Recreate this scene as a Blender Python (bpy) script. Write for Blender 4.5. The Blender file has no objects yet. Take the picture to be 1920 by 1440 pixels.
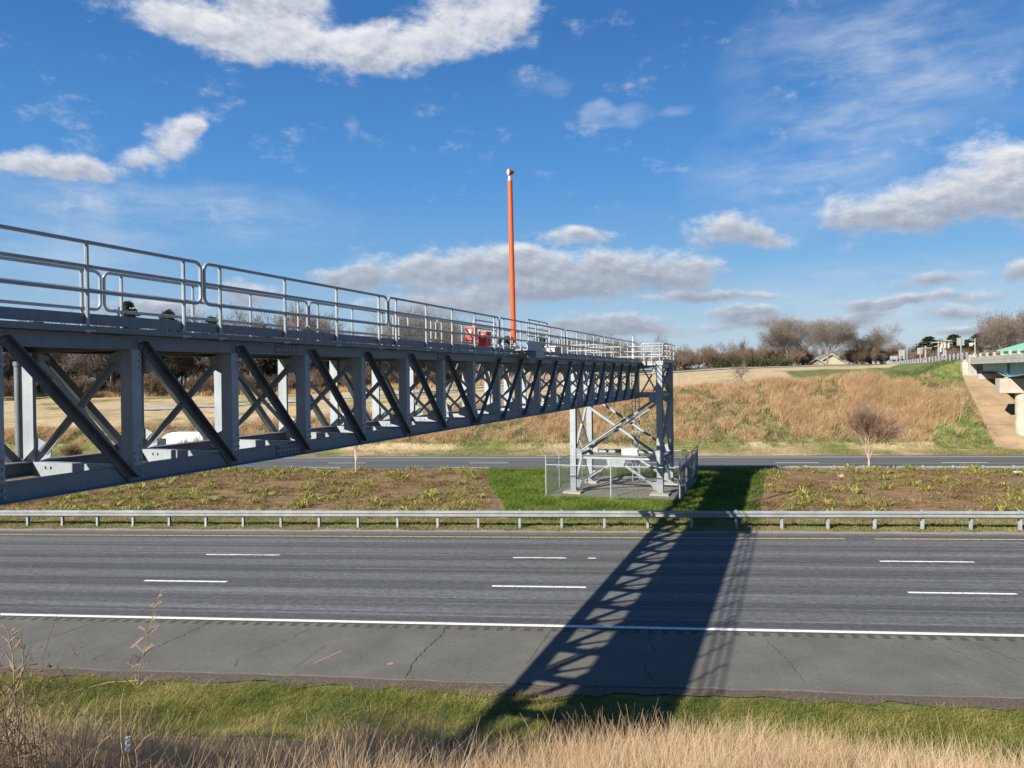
import bpy, math, random
import numpy as np
from mathutils import Vector, Matrix
random.seed(7)
RNG = np.random.default_rng(11)
S = bpy.context.scene
COL = S.collection
R = math.radians
D = bpy.data

# ------------------------------------------------------------------ camera
YAW, PITCH, ROLL, CZ = R(7.9), R(.675), .011, 6.9
r0 = Vector((math.cos(YAW), math.sin(YAW), 0)); f0 = Vector((-math.sin(YAW), math.cos(YAW), 0))
ff = f0*math.cos(PITCH) - Vector((0, 0, 1))*math.sin(PITCH)
uu = r0.cross(ff)
RR = r0*math.cos(ROLL) - uu*math.sin(ROLL); UU = uu*math.cos(ROLL) + r0*math.sin(ROLL)
cam = D.objects.new('camera', D.cameras.new('camera')); COL.objects.link(cam)
cam.matrix_world = Matrix(((RR.x, UU.x, -ff.x, 0), (RR.y, UU.y, -ff.y, 0), (RR.z, UU.z, -ff.z, CZ), (0, 0, 0, 1)))
cam.data.sensor_width = 36; cam.data.lens = 1442/1920*36
cam.data.clip_start = .05; cam.data.clip_end = 5000
S.camera = cam

def at(px, Z):
    """ground position seen in photo column px at forward distance Z"""
    X = (px-960)/1442*Z
    return (X*r0.x + Z*f0.x, X*r0.y + Z*f0.y)

def at_y(px, y0):   # ground point in photo column px on the line Y=y0
    t = (px-960)/1442; k = (r0.x*t+f0.x)/(r0.y*t+f0.y); return k*y0, y0

# ------------------------------------------------------------------ terrain height
def sm(t):
    t = np.clip(t, 0, 1); return t*t*(3-2*t)
AB = (36.2, 85.8); OD = (math.sin(R(10)), math.cos(R(10))); ON = (OD[1], -OD[0])   # overpass: left edge point, direction, rightward
RZ = 7.95                                                                       # level of the crossing road
def H(X, Y):
    X = np.asarray(X, float); Y = np.asarray(Y, float)
    base = np.interp(Y, [-60, -.6, 14, 16.6, 17, 34, 36, 44, 50, 55.5, 57.3, 70, 73.5], [7.5, 5.35, .05, .0, -.06, -.06, .0, .12, .22, .1, -.53, -.55, -.35])
    wn = np.interp(Y, [-20, 6, 17, 35, 57], [0, .5, 1, 1, 0]); wf = np.interp(Y, [35, 57, 72, 95], [0, 1, 1, 0])
    Xc = np.clip(X, -130, 130)
    h = base + .0132*Xc*wn + .0055*Xc*wf
    zc = np.interp(X, [-120, -55, -28, -16, 8, 21, 34, 60], [.9, 1.3, 2.6, 3.7, 5.1, 5.9, 6.5, 6.8])
    run = 2.15*(zc+.5)
    t = np.clip((Y-74)/run, 0, 1)
    rise = (zc+.35)*(.62*t + .38*sm(t))
    z150 = np.interp(X, [-120, -60, -28, 8, 21, 40, 90], [4.0, 4.4, 5.5, 7.1, 7.6, 7.9, 8.0])
    cy = 74+run
    fld = np.where(Y > cy, (z150-zc)*np.clip((Y-cy)/(150-cy), 0, 1.35), 0)
    far = np.where(Y > 73.5, rise+fld, 0)
    h = h+far
    # embankment of the crossing road beyond the overpass
    s = (X-AB[0])*OD[1] - (Y-AB[1])*OD[0]
    v = (X-AB[0])*OD[0] + (Y-AB[1])*OD[1]
    left = np.where(s < -.6, RZ - (-.6-s)/2.6, RZ); left = np.where(s > 15, RZ-(s-15)/2.6, left)
    front = np.where(v < 1.5, RZ-.9-(1.5-v)*.53, RZ)
    emb = np.minimum(left, front)
    emb = emb - np.where((s > -.1) & (s < 14) & (v < .9) & (v > -12), .35, 0)
    h = np.where(Y > 72, np.maximum(h, emb), h)
    bump = .10*np.sin(X*.61+Y*.37)*np.sin(Y*.53-X*.23)+.05*np.sin(X*1.7+1.3)*np.sin(Y*1.9)
    bw = np.interp(Y, [-5, 12, 16, 17, 35, 40, 52, 56, 73, 77, 90, 140], [1.4, 1, .2, 0, 0, .5, .5, 0, 0, 1.2, 1, .8])
    bw = np.where((s > -1.2) & (Y > 71), 0, bw)*np.where(Y > 125, .3, 1)
    return h+bump*bw
def h1(x, y): return float(H(x, y))

# ------------------------------------------------------------------ materials
def mat(name, base=(.5, .5, .5), rough=.6, metal=0, spec=.5):
    m = D.materials.new(name); m.use_nodes = True
    b = m.node_tree.nodes['Principled BSDF']
    b.inputs['Base Color'].default_value = (*base, 1); b.inputs['Roughness'].default_value = rough
    b.inputs['Metallic'].default_value = metal; b.inputs['Specular IOR Level'].default_value = spec
    return m
class N:
    """terse node helper"""
    def __init__(s, m): s.t = m.node_tree if hasattr(m, 'node_tree') and m.node_tree else m; s.n = s.t.nodes; s.l = s.t.links; s.b = s.n.get('Principled BSDF')
    def add(s, typ, ins=None, **kw):
        n = s.n.new(typ)
        for k, v in kw.items(): setattr(n, k, v)
        for k, v in (ins or {}).items(): s.set(n.inputs[k], v)
        return n
    def set(s, sock, v):
        if hasattr(v, 'is_output'): s.l.new(v, sock)
        else: sock.default_value = v
    def math(s, op, a, b=None, c=None, clamp=False):
        n = s.n.new('ShaderNodeMath'); n.operation = op; n.use_clamp = clamp
        s.set(n.inputs[0], a)
        if b is not None: s.set(n.inputs[1], b)
        if c is not None: s.set(n.inputs[2], c)
        return n.outputs[0]
    def vm(s, op, a, b=None):
        n = s.n.new('ShaderNodeVectorMath'); n.operation = op; s.set(n.inputs[0], a)
        if b is not None: s.set(n.inputs[1], b)
        return n
    def noise(s, vec, scale, detail=4, rough=.6, out='Fac'):
        n = s.add('ShaderNodeTexNoise', {'Scale': scale, 'Detail': detail, 'Roughness': rough})
        if vec is not None: s.set(n.inputs['Vector'], vec)
        return n.outputs[out]
    def ramp(s, fac, stops):
        n = s.n.new('ShaderNodeValToRGB'); e = n.color_ramp.elements
        while len(e) < len(stops): e.new(.5)
        for q, (p, c) in zip(e, stops):
            q.position = p; q.color = (*c, 1) if len(c) == 3 else c
        s.set(n.inputs[0], fac); return n.outputs[0]
    def mix(s, fac, a, b, typ='MIX'):
        n = s.n.new('ShaderNodeMix'); n.data_type = 'RGBA'; n.blend_type = typ
        s.set(n.inputs[0], fac)
        for sock, v in ((n.inputs[6], a), (n.inputs[7], b)):
            s.set(sock, (*v, 1) if isinstance(v, tuple) and len(v) == 3 else v)
        return n.outputs[2]
    def rng(s, v, a, b, c=0., d=1.):
        n = s.add('ShaderNodeMapRange', {'Value': v, 'From Min': a, 'From Max': b, 'To Min': c, 'To Max': d}); n.interpolation_type = 'SMOOTHSTEP'
        return n.outputs[0]
    def pos(s): return s.n.new('ShaderNodeNewGeometry').outputs['Position']
    def obj(s): return s.n.new('ShaderNodeTexCoord').outputs['Object']
    def bump(s, h, dist, strength=1.):
        n = s.add('ShaderNodeBump', {'Height': h, 'Distance': dist, 'Strength': strength}); s.l.new(n.outputs[0], s.b.inputs['Normal'])
def noisy(name, c1, c2, scale=3, rough=.6, metal=0, detail=5, bump=0, spec=.5, stretch=None, r2=None):
    m = mat(name, c1, rough, metal, spec); n = N(m)
    v = n.obj()
    if stretch: v = n.vm('MULTIPLY', v, stretch).outputs[0]
    f = n.noise(v, scale, detail)
    n.set(n.b.inputs['Base Color'], n.ramp(f, [(.3, c1), (.7, c2)]))
    if r2 is not None: n.set(n.b.inputs['Roughness'], n.rng(f, .3, .7, rough, r2))
    if bump: n.bump(f, bump)
    return m
def blade_mat(name, stops, rough=.7, trans=.35, patch=None):
    """thin foliage: colour varies blade by blade and from patch to patch"""
    m = mat(name, stops[0][1], rough, 0, .25); n = N(m)
    g = n.n.new('ShaderNodeNewGeometry')
    f = g.outputs['Random Per Island']
    if patch:
        p = n.noise(g.outputs['Position'], patch, 3)
        f = n.math('ADD', n.math('MULTIPLY', f, .5), n.math('MULTIPLY', n.rng(p, .3, .7), .5))
    c = n.ramp(f, stops); n.set(n.b.inputs['Base Color'], c)
    tr = n.add('ShaderNodeBsdfTranslucent', {'Color': c}); mx = n.add('ShaderNodeMixShader', {0: trans})
    n.l.new(n.b.outputs[0], mx.inputs[1]); n.l.new(tr.outputs[0], mx.inputs[2])
    n.l.new(mx.outputs[0], n.n['Material Output'].inputs['Surface'])
    return m

def galvanized(name, c1, c2, metal, rough):
    m = mat(name, c1, rough, metal, .5); n = N(m); v = n.obj()
    a = n.noise(v, 1.3, 6, .65); b = n.add('ShaderNodeTexVoronoi', {'Vector': v, 'Scale': 26.}).outputs['Color']
    st = n.noise(n.vm('MULTIPLY', v, (5., 5., .7)).outputs[0], 2.2, 5, .7)
    f = n.math('ADD', n.math('MULTIPLY', a, .6), n.math('MULTIPLY', n.math('ADD', st, 0), .4))
    c = n.ramp(f, [(.32, c1), (.62, c2)])
    c = n.mix(.06, c, b, 'SOFT_LIGHT')
    gr = n.noise(n.vm('MULTIPLY', v, (3., 3., .5)).outputs[0], 1.1, 6, .7)
    c = n.mix(n.math('MULTIPLY', n.rng(gr, .58, .74), .35), c, (c1[0]*.75, c1[1]*.62, c1[2]*.52)); c = n.mix(n.math('MULTIPLY', n.rng(a, .60, .72), .35), c, (c2[0]*1.15, c2[1]*1.15, c2[2]*1.15))
    n.set(n.b.inputs['Base Color'], c); n.set(n.b.inputs['Roughness'], n.rng(f, .3, .7, rough-.08, rough+.12))
    return m
M = {}
M['steel'] = galvanized('galvanised_steel', (.205, .232, .252), (.325, .352, .372), .1, .5)
M['steel_shade'] = galvanized('shade_toned_galvanised_steel', (.10, .118, .137), (.185, .206, .228), .1, .55)  # same steel, base darkened to give the shaded truss members their tone
M['steel_dark'] = galvanized('shade_toned_dark_steel', (.06, .068, .078), (.13, .142, .155), .1, .5)  # darker again: shade of the truss diagonals put into the base colour
M['pipe'] = galvanized('galvanised_pipe', (.24, .258, .268), (.34, .36, .37), .15, .42)
M['rail'] = galvanized('guardrail_steel', (.22, .232, .24), (.31, .325, .335), .2, .42)
M['wire'] = mat('fence_wire', (.16, .17, .17), .5, .4)
M['bolt'] = mat('bolt_steel', (.22, .24, .26), .45, .5)
M['white'] = noisy('white_paint', (.40, .40, .385), (.50, .50, .49), 4, .45)
M['marking'] = noisy('white_road_paint', (.60, .60, .58), (.82, .82, .80), 9, .7)
M['yellow'] = noisy('yellow_road_paint', (.55, .33, .06), (.74, .47, .10), 9, .7)
M['orange'] = noisy('aviation_orange_paint', (.56, .072, .006), (.62, .088, .009), 2, .4)
M['red'] = noisy('red_orange_cabinet_paint', (.45, .032, .012), (.52, .045, .016), 3, .42)
M['concrete'] = noisy('concrete', (.30, .27, .215), (.42, .38, .31), 1.2, .85, bump=.01)
M['concrete_grey'] = noisy('weathered_grey_concrete', (.27, .26, .23), (.42, .405, .36), 1.6, .85, stretch=(1, 1, .35))
M['tancon'] = noisy('clay_stained_concrete', (.20, .14, .082), (.335, .24, .142), .55, .85, detail=8)
M['teal'] = noisy('pale_teal_girder_paint', (.20, .36, .37), (.30, .46, .46), 1.5, .55)
M['tealdark'] = mat('dark_teal_paint', (.05, .20, .20), .5)
M['tealroof'] = noisy('teal_metal_roof', (.17, .42, .30), (.21, .47, .345), 3, .4)
M['black'] = mat('black_rubber', (.02, .02, .02), .6)
M['glass'] = mat('dark_glass', (.03, .04, .05), .08, 0, .8)
M['vanwhite'] = mat('white_van_paint', (.52, .52, .52), .25)
M['cream'] = noisy('cream_siding', (.38, .35, .25), (.44, .40, .30), 3, .7)
M['greyroof'] = noisy('grey_shingle', (.10, .10, .10), (.18, .17, .16), 6, .85)
M['polewood'] = noisy('weathered_grey_pole_wood', (.24, .21, .18), (.36, .32, .28), 5, .85)
M['bark'] = noisy('grey_brown_bark', (.13, .095, .07), (.22, .175, .135), 6, .9)
M['palebark'] = noisy('smooth_tan_bark', (.34, .25, .17), (.46, .36, .26), 6, .8)
M['twig'] = blade_mat('winter_twigs', [(0, (.10, .08, .064)), (.5, (.175, .145, .118)), (1, (.27, .225, .185))], .85, .1)
M['twigred'] = blade_mat('brown_myrtle_twigs', [(0, (.18, .105, .065)), (.5, (.27, .17, .115)), (1, (.37, .26, .19))], .85, .15)
M['brush'] = blade_mat('winter_brush', [(0, (.085, .055, .037)), (.55, (.16, .112, .078)), (1, (.24, .18, .13))], .85, .15, .12)
M['needle'] = blade_mat('pine_needles', [(0, (.02, .035, .012)), (.6, (.055, .08, .028)), (1, (.12, .145, .06))], .7, .25)
M['evergreen'] = blade_mat('evergreen_leaves', [(0, (.02, .032, .012)), (.6, (.05, .07, .022)), (1, (.10, .12, .035))], .7, .25)
M['tuft'] = blade_mat('strappy_leaves', [(0, (.10, .15, .022)), (.35, (.24, .26, .045)), (.7, (.40, .34, .10)), (1, (.52, .40, .18))], .6, .35)
M['weed'] = blade_mat('dark_green_weed', [(0, (.03, .055, .018)), (.6, (.07, .11, .03)), (1, (.18, .18, .07))], .6, .3)
M['tan'] = blade_mat('dry_broomsedge', [(0, (.36, .235, .125)), (.5, (.55, .385, .215)), (1, (.70, .52, .32))], .8, .45, .9)
M['tannear'] = blade_mat('dry_grass_stems', [(0, (.40, .26, .145)), (.5, (.58, .415, .25)), (.85, (.72, .56, .37)), (1, (.82, .70, .50))], .75, .4, .35)
M['haze'] = blade_mat('fine_dry_panicles', [(0, (.37, .235, .14)), (.6, (.55, .38, .235)), (1, (.70, .52, .34))], .85, .45, .35)
M['green'] = blade_mat('turf_blades', [(0, (.05, .08, .012)), (.35, (.15, .175, .03)), (.65, (.30, .265, .07)), (1, (.52, .42, .20))], .6, .4, .6)
M['lawn'] = blade_mat('lawn_blades', [(0, (.04, .085, .008)), (.5, (.115, .185, .02)), (.85, (.22, .26, .05)), (1, (.36, .32, .11))], .6, .4, .5)
M['verge'] = blade_mat('verge_blades', [(0, (.10, .105, .03)), (.35, (.25, .20, .085)), (1, (.42, .315, .17))], .7, .35, .7)
M['deadstem'] = noisy('dead_brown_stem', (.10, .06, .035), (.34, .24, .14), 14, .85)
M['deadweed'] = noisy('dark_dead_weed', (.045, .028, .018), (.20, .13, .075), 9, .9)
M['palestem'] = noisy('pale_dry_stem', (.42, .30, .16), (.62, .48, .28), 14, .8)
M['litter'] = mat('white_plastic_film', (.5, .51, .55), .35)
M['wood'] = noisy('pale_weathered_wood', (.42, .33, .22), (.60, .50, .36), 8, .85, stretch=(1, .2, .2))
M['rock'] = noisy('pale_rock', (.40, .34, .27), (.58, .52, .44), 5, .9)
M['crack'] = mat('crack_shadowed_asphalt', (.018, .018, .018), .9)
M['pinkpaint'] = noisy('faded_pink_survey_paint', (.27, .155, .13), (.40, .235, .20), 25, .8)
M['bluesign'] = mat('blue_sign_face', (.03, .06, .35), .4)
M['signback'] = noisy('bare_aluminium_sign_back', (.31, .32, .30), (.40, .41, .39), 5, .45, .2)
M['flagred'] = mat('flag_red_cloth', (.45, .03, .04), .8); M['flagwhite'] = mat('flag_white_cloth', (.75, .75, .75), .8); M['flagblue'] = mat('flag_blue_cloth', (.02, .03, .16), .8)
M['redleaf'] = blade_mat('red_leaves', [(0, (.35, .03, .015)), (1, (.6, .08, .03))], .7, .4)

def road_mat(name, lanes):
    m = mat(name, (.08, .08, .08), .82, 0, .35); n = N(m); p = n.obj()
    s = n.add('ShaderNodeSeparateXYZ', {0: p})
    y = s.outputs['Y']
    v1 = n.vm('MULTIPLY', p, (.010, 2.4, 0)).outputs[0]; v2 = n.vm('MULTIPLY', p, (.02, 5.2, 0)).outputs[0]
    a = n.noise(v1, 1., 5, .75); b = n.noise(v2, 1., 3, .7)
    c = n.ramp(a, [(.25, (.050, .049, .048)), (.45, (.070, .069, .067)), (.6, (.088, .089, .088)), (.8, (.125, .129, .129))])
    # lighter, polished wheel paths two to a lane
    w0, lw = lanes
    t = n.math('FRACT', n.math('DIVIDE', n.math('SUBTRACT', y, w0), lw))
    k = n.math('ABSOLUTE', n.math('SUBTRACT', n.math('ABSOLUTE', n.math('SUBTRACT', t, .5)), .24))
    wp = n.rng(k, .17, .05)
    c = n.mix(n.math('MULTIPLY', wp, .8), c, (.118, .125, .126))
    st = n.rng(b, .56, .68)
    c = n.mix(n.math('MULTIPLY', st, .8), c, (.215, .22, .22))
    st2 = n.rng(b, .44, .34)
    c = n.mix(n.math('MULTIPLY', st2, .75), c, (.045, .044, .044))
    g = n.noise(n.vm('MULTIPLY', p, (.6, 1., 1.)).outputs[0], 9., 4, .8); g = n.rng(g, .25, .75); c = n.mix(.42, c, g, 'OVERLAY')
    big = n.noise(n.vm('MULTIPLY', p, (.05, .35, 0)).outputs[0], 1., 3); c = n.mix(n.math('MULTIPLY', n.rng(big, .4, .75), .25), c, (.055, .053, .05))
    n.set(n.b.inputs['Base Color'], c); n.bump(g, .006, .4)
    return m
M['road'] = road_mat('worn_asphalt', (21.2, 3.85)); M['farroad'] = road_mat('worn_asphalt_opposite', (58.0, 3.5))
def shoulder_mat():
    m = mat('shoulder_asphalt', (.09, .087, .08), .9, 0, .25); n = N(m); p = n.obj()
    g = n.noise(p, 13., 4, .8); b = n.noise(p, .7, 5)
    c = n.ramp(b, [(.3, (.10, .095, .083)), (.55, (.122, .116, .102)), (.75, (.145, .138, .122))])
    sp = n.rng(g, .58, .72); c = n.mix(n.math('MULTIPLY', sp, .75), c, (.22, .21, .19))
    dk = n.rng(g, .44, .30); c = n.mix(n.math('MULTIPLY', dk, .75), c, (.045, .043, .04))
    v = n.noise(n.vm('MULTIPLY', p, (.9, .15, 0)).outputs[0], 1.5, 4); c = n.mix(n.math('MULTIPLY', n.rng(v, .55, .75), .3), c, (.066, .064, .06))
    n.set(n.b.inputs['Base Color'], c); n.bump(g, .012, .6); return m
M['shoulder'] = shoulder_mat()
M['gravel'] = noisy('grey_gravel', (.13, .12, .105), (.33, .31, .27), 16, .95, bump=.03)
M['padgravel'] = noisy('pale_gravel', (.13, .12, .095), (.26, .235, .19), 9, .95, bump=.03)
M['dirt'] = noisy('dark_dirt_edge', (.055, .04, .03), (.14, .105, .08), 12, .95, bump=.03)
M['clay'] = noisy('red_clay', (.28, .12, .06), (.42, .22, .12), 6, .95, bump=.03)
def mulch_mat():
    m = mat('red_brown_mulch', (.2, .1, .06), .95, 0, .2); n = N(m); p = n.obj()
    a = n.noise(p, .55, 5, .6); b = n.noise(n.vm('MULTIPLY', p, (2.2, 4.5, 4)).outputs[0], 1., 6, .75)
    c = n.ramp(a, [(.3, (.14, .09, .05)), (.5, (.19, .122, .064)), (.64, (.23, .125, .065)), (.8, (.25, .10, .05))])
    c = n.mix(n.rng(b, .52, .72), c, (.40, .29, .17)); c = n.mix(n.rng(b, .45, .30), c, (.06, .04, .028))
    gr = n.noise(p, .9, 4); c = n.mix(n.math('MULTIPLY', n.rng(gr, .60, .72), .55), c, (.12, .135, .04))
    n.set(n.b.inputs['Base Color'], c); n.bump(b, .05); return m
M['mulch'] = mulch_mat()
def ground_mat():
    m = mat('roadside_ground', (.3, .25, .15), .95, 0, .15); n = N(m); p = n.pos()
    at_ = n.add('ShaderNodeAttribute', attribute_name='green').outputs['Fac']
    a2 = n.add('ShaderNodeAttribute', attribute_name='brown').outputs['Fac']
    big = n.noise(p, .11, 5, .65); mid = n.noise(p, .9, 5, .65); fine = n.noise(n.vm('MULTIPLY', p, (6, 9, 6)).outputs[0], 1., 4, .7)
    strk = n.noise(n.vm('MULTIPLY', p, (.05, .35, .05)).outputs[0], 1., 4, .6)
    tan = n.ramp(mid, [(.3, (.33, .235, .125)), (.5, (.45, .34, .20)), (.7, (.54, .43, .27))])
    tan = n.mix(n.math('MULTIPLY', n.rng(strk, .5, .68), .5), tan, (.30, .25, .11))
    grn = n.ramp(mid, [(.3, (.06, .085, .02)), (.5, (.115, .14, .04)), (.72, (.25, .22, .09))])
    brn = n.ramp(mid, [(.3, (.10, .07, .035)), (.5, (.17, .125, .06)), (.7, (.27, .20, .11))])
    gf = n.rng(n.math('ADD', n.math('MULTIPLY', n.math('ADD', big, n.math('MULTIPLY', mid, .5)), .75), n.math('SUBTRACT', at_, .5)), .50, .66)
    c = n.mix(n.rng(a2, .2, .8), tan, brn); c = n.mix(gf, c, grn)
    c = n.mix(.45, c, n.ramp(fine, [(.25, (.12, .12, .12)), (.75, (.9, .9, .9))]), 'OVERLAY')
    n.set(n.b.inputs['Base Color'], c); n.bump(fine, .06); return m
M['ground'] = ground_mat()

# ------------------------------------------------------------------ mesh helpers
def tag(o, label=None, cat=None, group=None, kind=None):
    if label: o['label'] = label
    if cat: o['category'] = cat
    if group: o['group'] = group
    if kind: o['kind'] = kind
    return o
def empty(name, loc, label, cat, group=None, rz=0):
    o = D.objects.new(name, None); COL.objects.link(o); o.location = loc; o.rotation_euler = (0, 0, rz); o.empty_display_size = .2
    return tag(o, label, cat, group)
def origin(o):
    p = Vector((0, 0, 0))
    while o is not None: p += o.location; o = o.parent
    return p
class MB:
    def __init__(s): s.v = []; s.f = []; s.mi = []; s.cur = 0
    def add(s, vs, fs):
        b = len(s.v); s.v += [tuple(v) for v in vs]; s.f += [tuple(b+i for i in f) for f in fs]; s.mi += [s.cur]*len(fs); return s
    def frame(s, p0, p1, up=(0, 0, 1)):
        d = (Vector(p1)-Vector(p0)).normalized(); u = Vector(up)
        if abs(d.dot(u)) > .999: u = Vector((1, 0, 0))
        x = d.cross(u).normalized(); return x, x.cross(d).normalized()
    def prof(s, p0, p1, poly, up=(0, 0, 1)):
        """extrude a 2D polygon (x: side, y: up) from p0 to p1"""
        x, y = s.frame(p0, p1, up); n = len(poly); vs = []
        for p in (Vector(p0), Vector(p1)): vs += [p+x*a+y*b for a, b in poly]
        fs = [(i, (i+1) % n, n+(i+1) % n, n+i) for i in range(n)]
        return s.add(vs, fs+[tuple(range(n-1, -1, -1)), tuple(range(n, 2*n))])
    def beam(s, p0, p1, w, h, up=(0, 0, 1), ox=0, oy=0):
        return s.prof(p0, p1, [(-w/2+ox, -h/2+oy), (w/2+ox, -h/2+oy), (w/2+ox, h/2+oy), (-w/2+ox, h/2+oy)], up)
    def hsec(s, p0, p1, w, h, up=(0, 0, 1), tf=.016, tw=.012):
        """H section: flanges at +-h/2 along up, web between"""
        s.beam(p0, p1, w, tf, up, 0, h/2-tf/2); s.beam(p0, p1, w, tf, up, 0, -h/2+tf/2); return s.beam(p0, p1, tw, h-2*tf, up)
    def angle(s, p0, p1, a, t=.01, up=(0, 0, 1), sx=1, sy=1):
        return s.prof(p0, p1, [(0, 0), (sx*a, 0), (sx*a, sy*t), (sx*t, sy*t), (sx*t, sy*a), (0, sy*a)][::(1 if sx*sy > 0 else -1)], up)
    def box(s, c, sz, rz=0):
        cx, cy, cz = c; a, b, h = sz[0]/2, sz[1]/2, sz[2]/2; co, si = math.cos(rz), math.sin(rz)
        vs = [(cx+x*co-y*si, cy+x*si+y*co, cz+z) for z in (-h, h) for x, y in ((-a, -b), (a, -b), (a, b), (-a, b))]
        return s.add(vs, [(3, 2, 1, 0), (4, 5, 6, 7), (0, 1, 5, 4), (1, 2, 6, 5), (2, 3, 7, 6), (3, 0, 4, 7)])
    def tube(s, p0, p1, r, n=8, r1=None):
        r1 = r if r1 is None else r1
        x, y = s.frame(p0, p1); vs = []
        for p, q in ((Vector(p0), r), (Vector(p1), r1)): vs += [p+(x*math.cos(2*math.pi*i/n)+y*math.sin(2*math.pi*i/n))*q for i in range(n)]
        return s.add(vs, [(i, (i+1) % n, n+(i+1) % n, n+i) for i in range(n)]+[tuple(range(n-1, -1, -1)), tuple(range(n, 2*n))])
    def pipe(s, pts, r, n=8, closed=False):
        """one swept pipe through pts; r may be a list"""
        P = [Vector(p) for p in pts]; m = len(P); b = len(s.v); ref = None; vs = []
        for i, p in enumerate(P):
            a = P[(i-1) % m] if (closed or i > 0) else p; c = P[(i+1) % m] if (closed or i < m-1) else p
            d = (c-a).normalized()
            if ref is None:
                ref = d.cross(Vector((0, 0, 1)))
                if ref.length < .01: ref = Vector((1, 0, 0))
            ref = (ref-d*ref.dot(d)).normalized(); y = d.cross(ref); q = r[i] if isinstance(r, (list, tuple)) else r
            vs += [p+(ref*math.cos(2*math.pi*k/n)+y*math.sin(2*math.pi*k/n))*q for k in range(n)]
        fs = []
        for i in range(m if closed else m-1):
            j = (i+1) % m
            fs += [(i*n+k, i*n+(k+1) % n, j*n+(k+1) % n, j*n+k) for k in range(n)]
        if not closed: fs += [tuple(range(n-1, -1, -1)), tuple((m-1)*n+k for k in range(n))]
        return s.add(vs, fs)
    def quad(s, a, b, c, d): return s.add([a, b, c, d], [(0, 1, 2, 3)])
    def poly(s, pts, t, nrm):
        """flat plate: polygon pts thickened by t along nrm"""
        n = len(pts); k = Vector(nrm)*t; vs = [Vector(p) for p in pts]+[Vector(p)+k for p in pts]
        return s.add(vs, [tuple(range(n-1, -1, -1)), tuple(range(n, 2*n))]+[(i, (i+1) % n, n+(i+1) % n, n+i) for i in range(n)])
    def build(s, name, m, parent=None, smooth=False, bevel=0):
        me = D.meshes.new(name); o = D.objects.new(name, me); COL.objects.link(o)
        off = Vector((0, 0, 0))
        if parent is not None: o.parent = parent; off = origin(parent)
        me.from_pydata([(v[0]-off.x, v[1]-off.y, v[2]-off.z) for v in s.v], [], s.f)
        for q in (m if isinstance(m, (list, tuple)) else [m]): me.materials.append(q)
        if isinstance(m, (list, tuple)): me.polygons.foreach_set('material_index', s.mi)
        if smooth: me.polygons.foreach_set('use_smooth', [True]*len(s.f)); me.set_sharp_from_angle(angle=R(40))
        if bevel:
            b = o.modifiers.new('bevel', 'BEVEL'); b.width = bevel; b.segments = 2; b.limit_method = 'ANGLE'
        return o
def np_mesh(name, V, F, m, parent=None, k=4, smooth=False):
    me = D.meshes.new(name); V = np.ascontiguousarray(V, np.float32).reshape(-1, 3); F = np.ascontiguousarray(F, np.int32).reshape(-1, k)
    me.vertices.add(len(V)); me.vertices.foreach_set('co', V.ravel())
    me.loops.add(F.size); me.loops.foreach_set('vertex_index', F.ravel())
    me.polygons.add(len(F)); me.polygons.foreach_set('loop_start', np.arange(0, F.size, k, dtype=np.int32)); 
    me.update(calc_edges=True); me.validate()
    if smooth: me.polygons.foreach_set('use_smooth', np.ones(len(F), bool))
    me.materials.append(m); o = D.objects.new(name, me); COL.objects.link(o)
    if parent is not None: o.parent = parent
    return o
def ribbons(P, Hh, W, lean, segs=3, rng=RNG, droop=0., taper=.9):
    """P (N,3) feet, Hh heights, W widths, lean (N,2) sideways reach of the tip -> verts, quads"""
    P = np.asarray(P, float); n = len(P); t = np.linspace(0, 1, segs+1)
    up = (t - droop*t**3)[None, :]*np.asarray(Hh)[:, None]
    c = np.zeros((n, segs+1, 3)); c[:, :, 2] = P[:, None, 2]+up
    c[:, :, :2] = P[:, None, :2] + np.asarray(lean)[:, None, :]*(t**1.6)[None, :, None]
    a = rng.uniform(0, math.pi, n); w = np.asarray(W)[:, None]*(1-taper*t)[None, :]/2
    sx = np.cos(a)[:, None]*w; sy = np.sin(a)[:, None]*w
    V = np.zeros((n, segs+1, 2, 3)); V[:, :, 0] = c; V[:, :, 1] = c
    V[:, :, 0, 0] -= sx; V[:, :, 0, 1] -= sy; V[:, :, 1, 0] += sx; V[:, :, 1, 1] += sy
    b = np.arange(n)[:, None]*(2*(segs+1)) + 2*np.arange(segs)[None, :]
    F = np.stack([b, b+1, b+3, b+2], -1)
    return V.reshape(-1, 3), F.reshape(-1, 4)
def cat_mesh(parts):
    Vs, Fs, o = [], [], 0
    for V, F in parts: Vs.append(V); Fs.append(F+o); o += len(V)
    return np.concatenate(Vs), np.concatenate(Fs)
def copy_tree(o, parent=None):
    c = o.copy(); COL.objects.link(c)
    if parent is not None: c.parent = parent; c.matrix_parent_inverse = o.matrix_parent_inverse
    for ch in list(o.children): copy_tree(ch, c)
    return c
def vnoise(X, Y, sc, seed=0):
    """cheap smooth value noise in [0,1]"""
    rg = np.random.default_rng(seed); T = rg.random((64, 64))
    x = np.asarray(X)/sc+1000; y = np.asarray(Y)/sc+1000; i = np.floor(x).astype(int); j = np.floor(y).astype(int); u = x-i; v = y-j
    u = u*u*(3-2*u); v = v*v*(3-2*v); g = lambda a, b: T[a % 64, b % 64]
    return (g(i, j)*(1-u)+g(i+1, j)*u)*(1-v)+(g(i, j+1)*(1-u)+g(i+1, j+1)*u)*v

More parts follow.
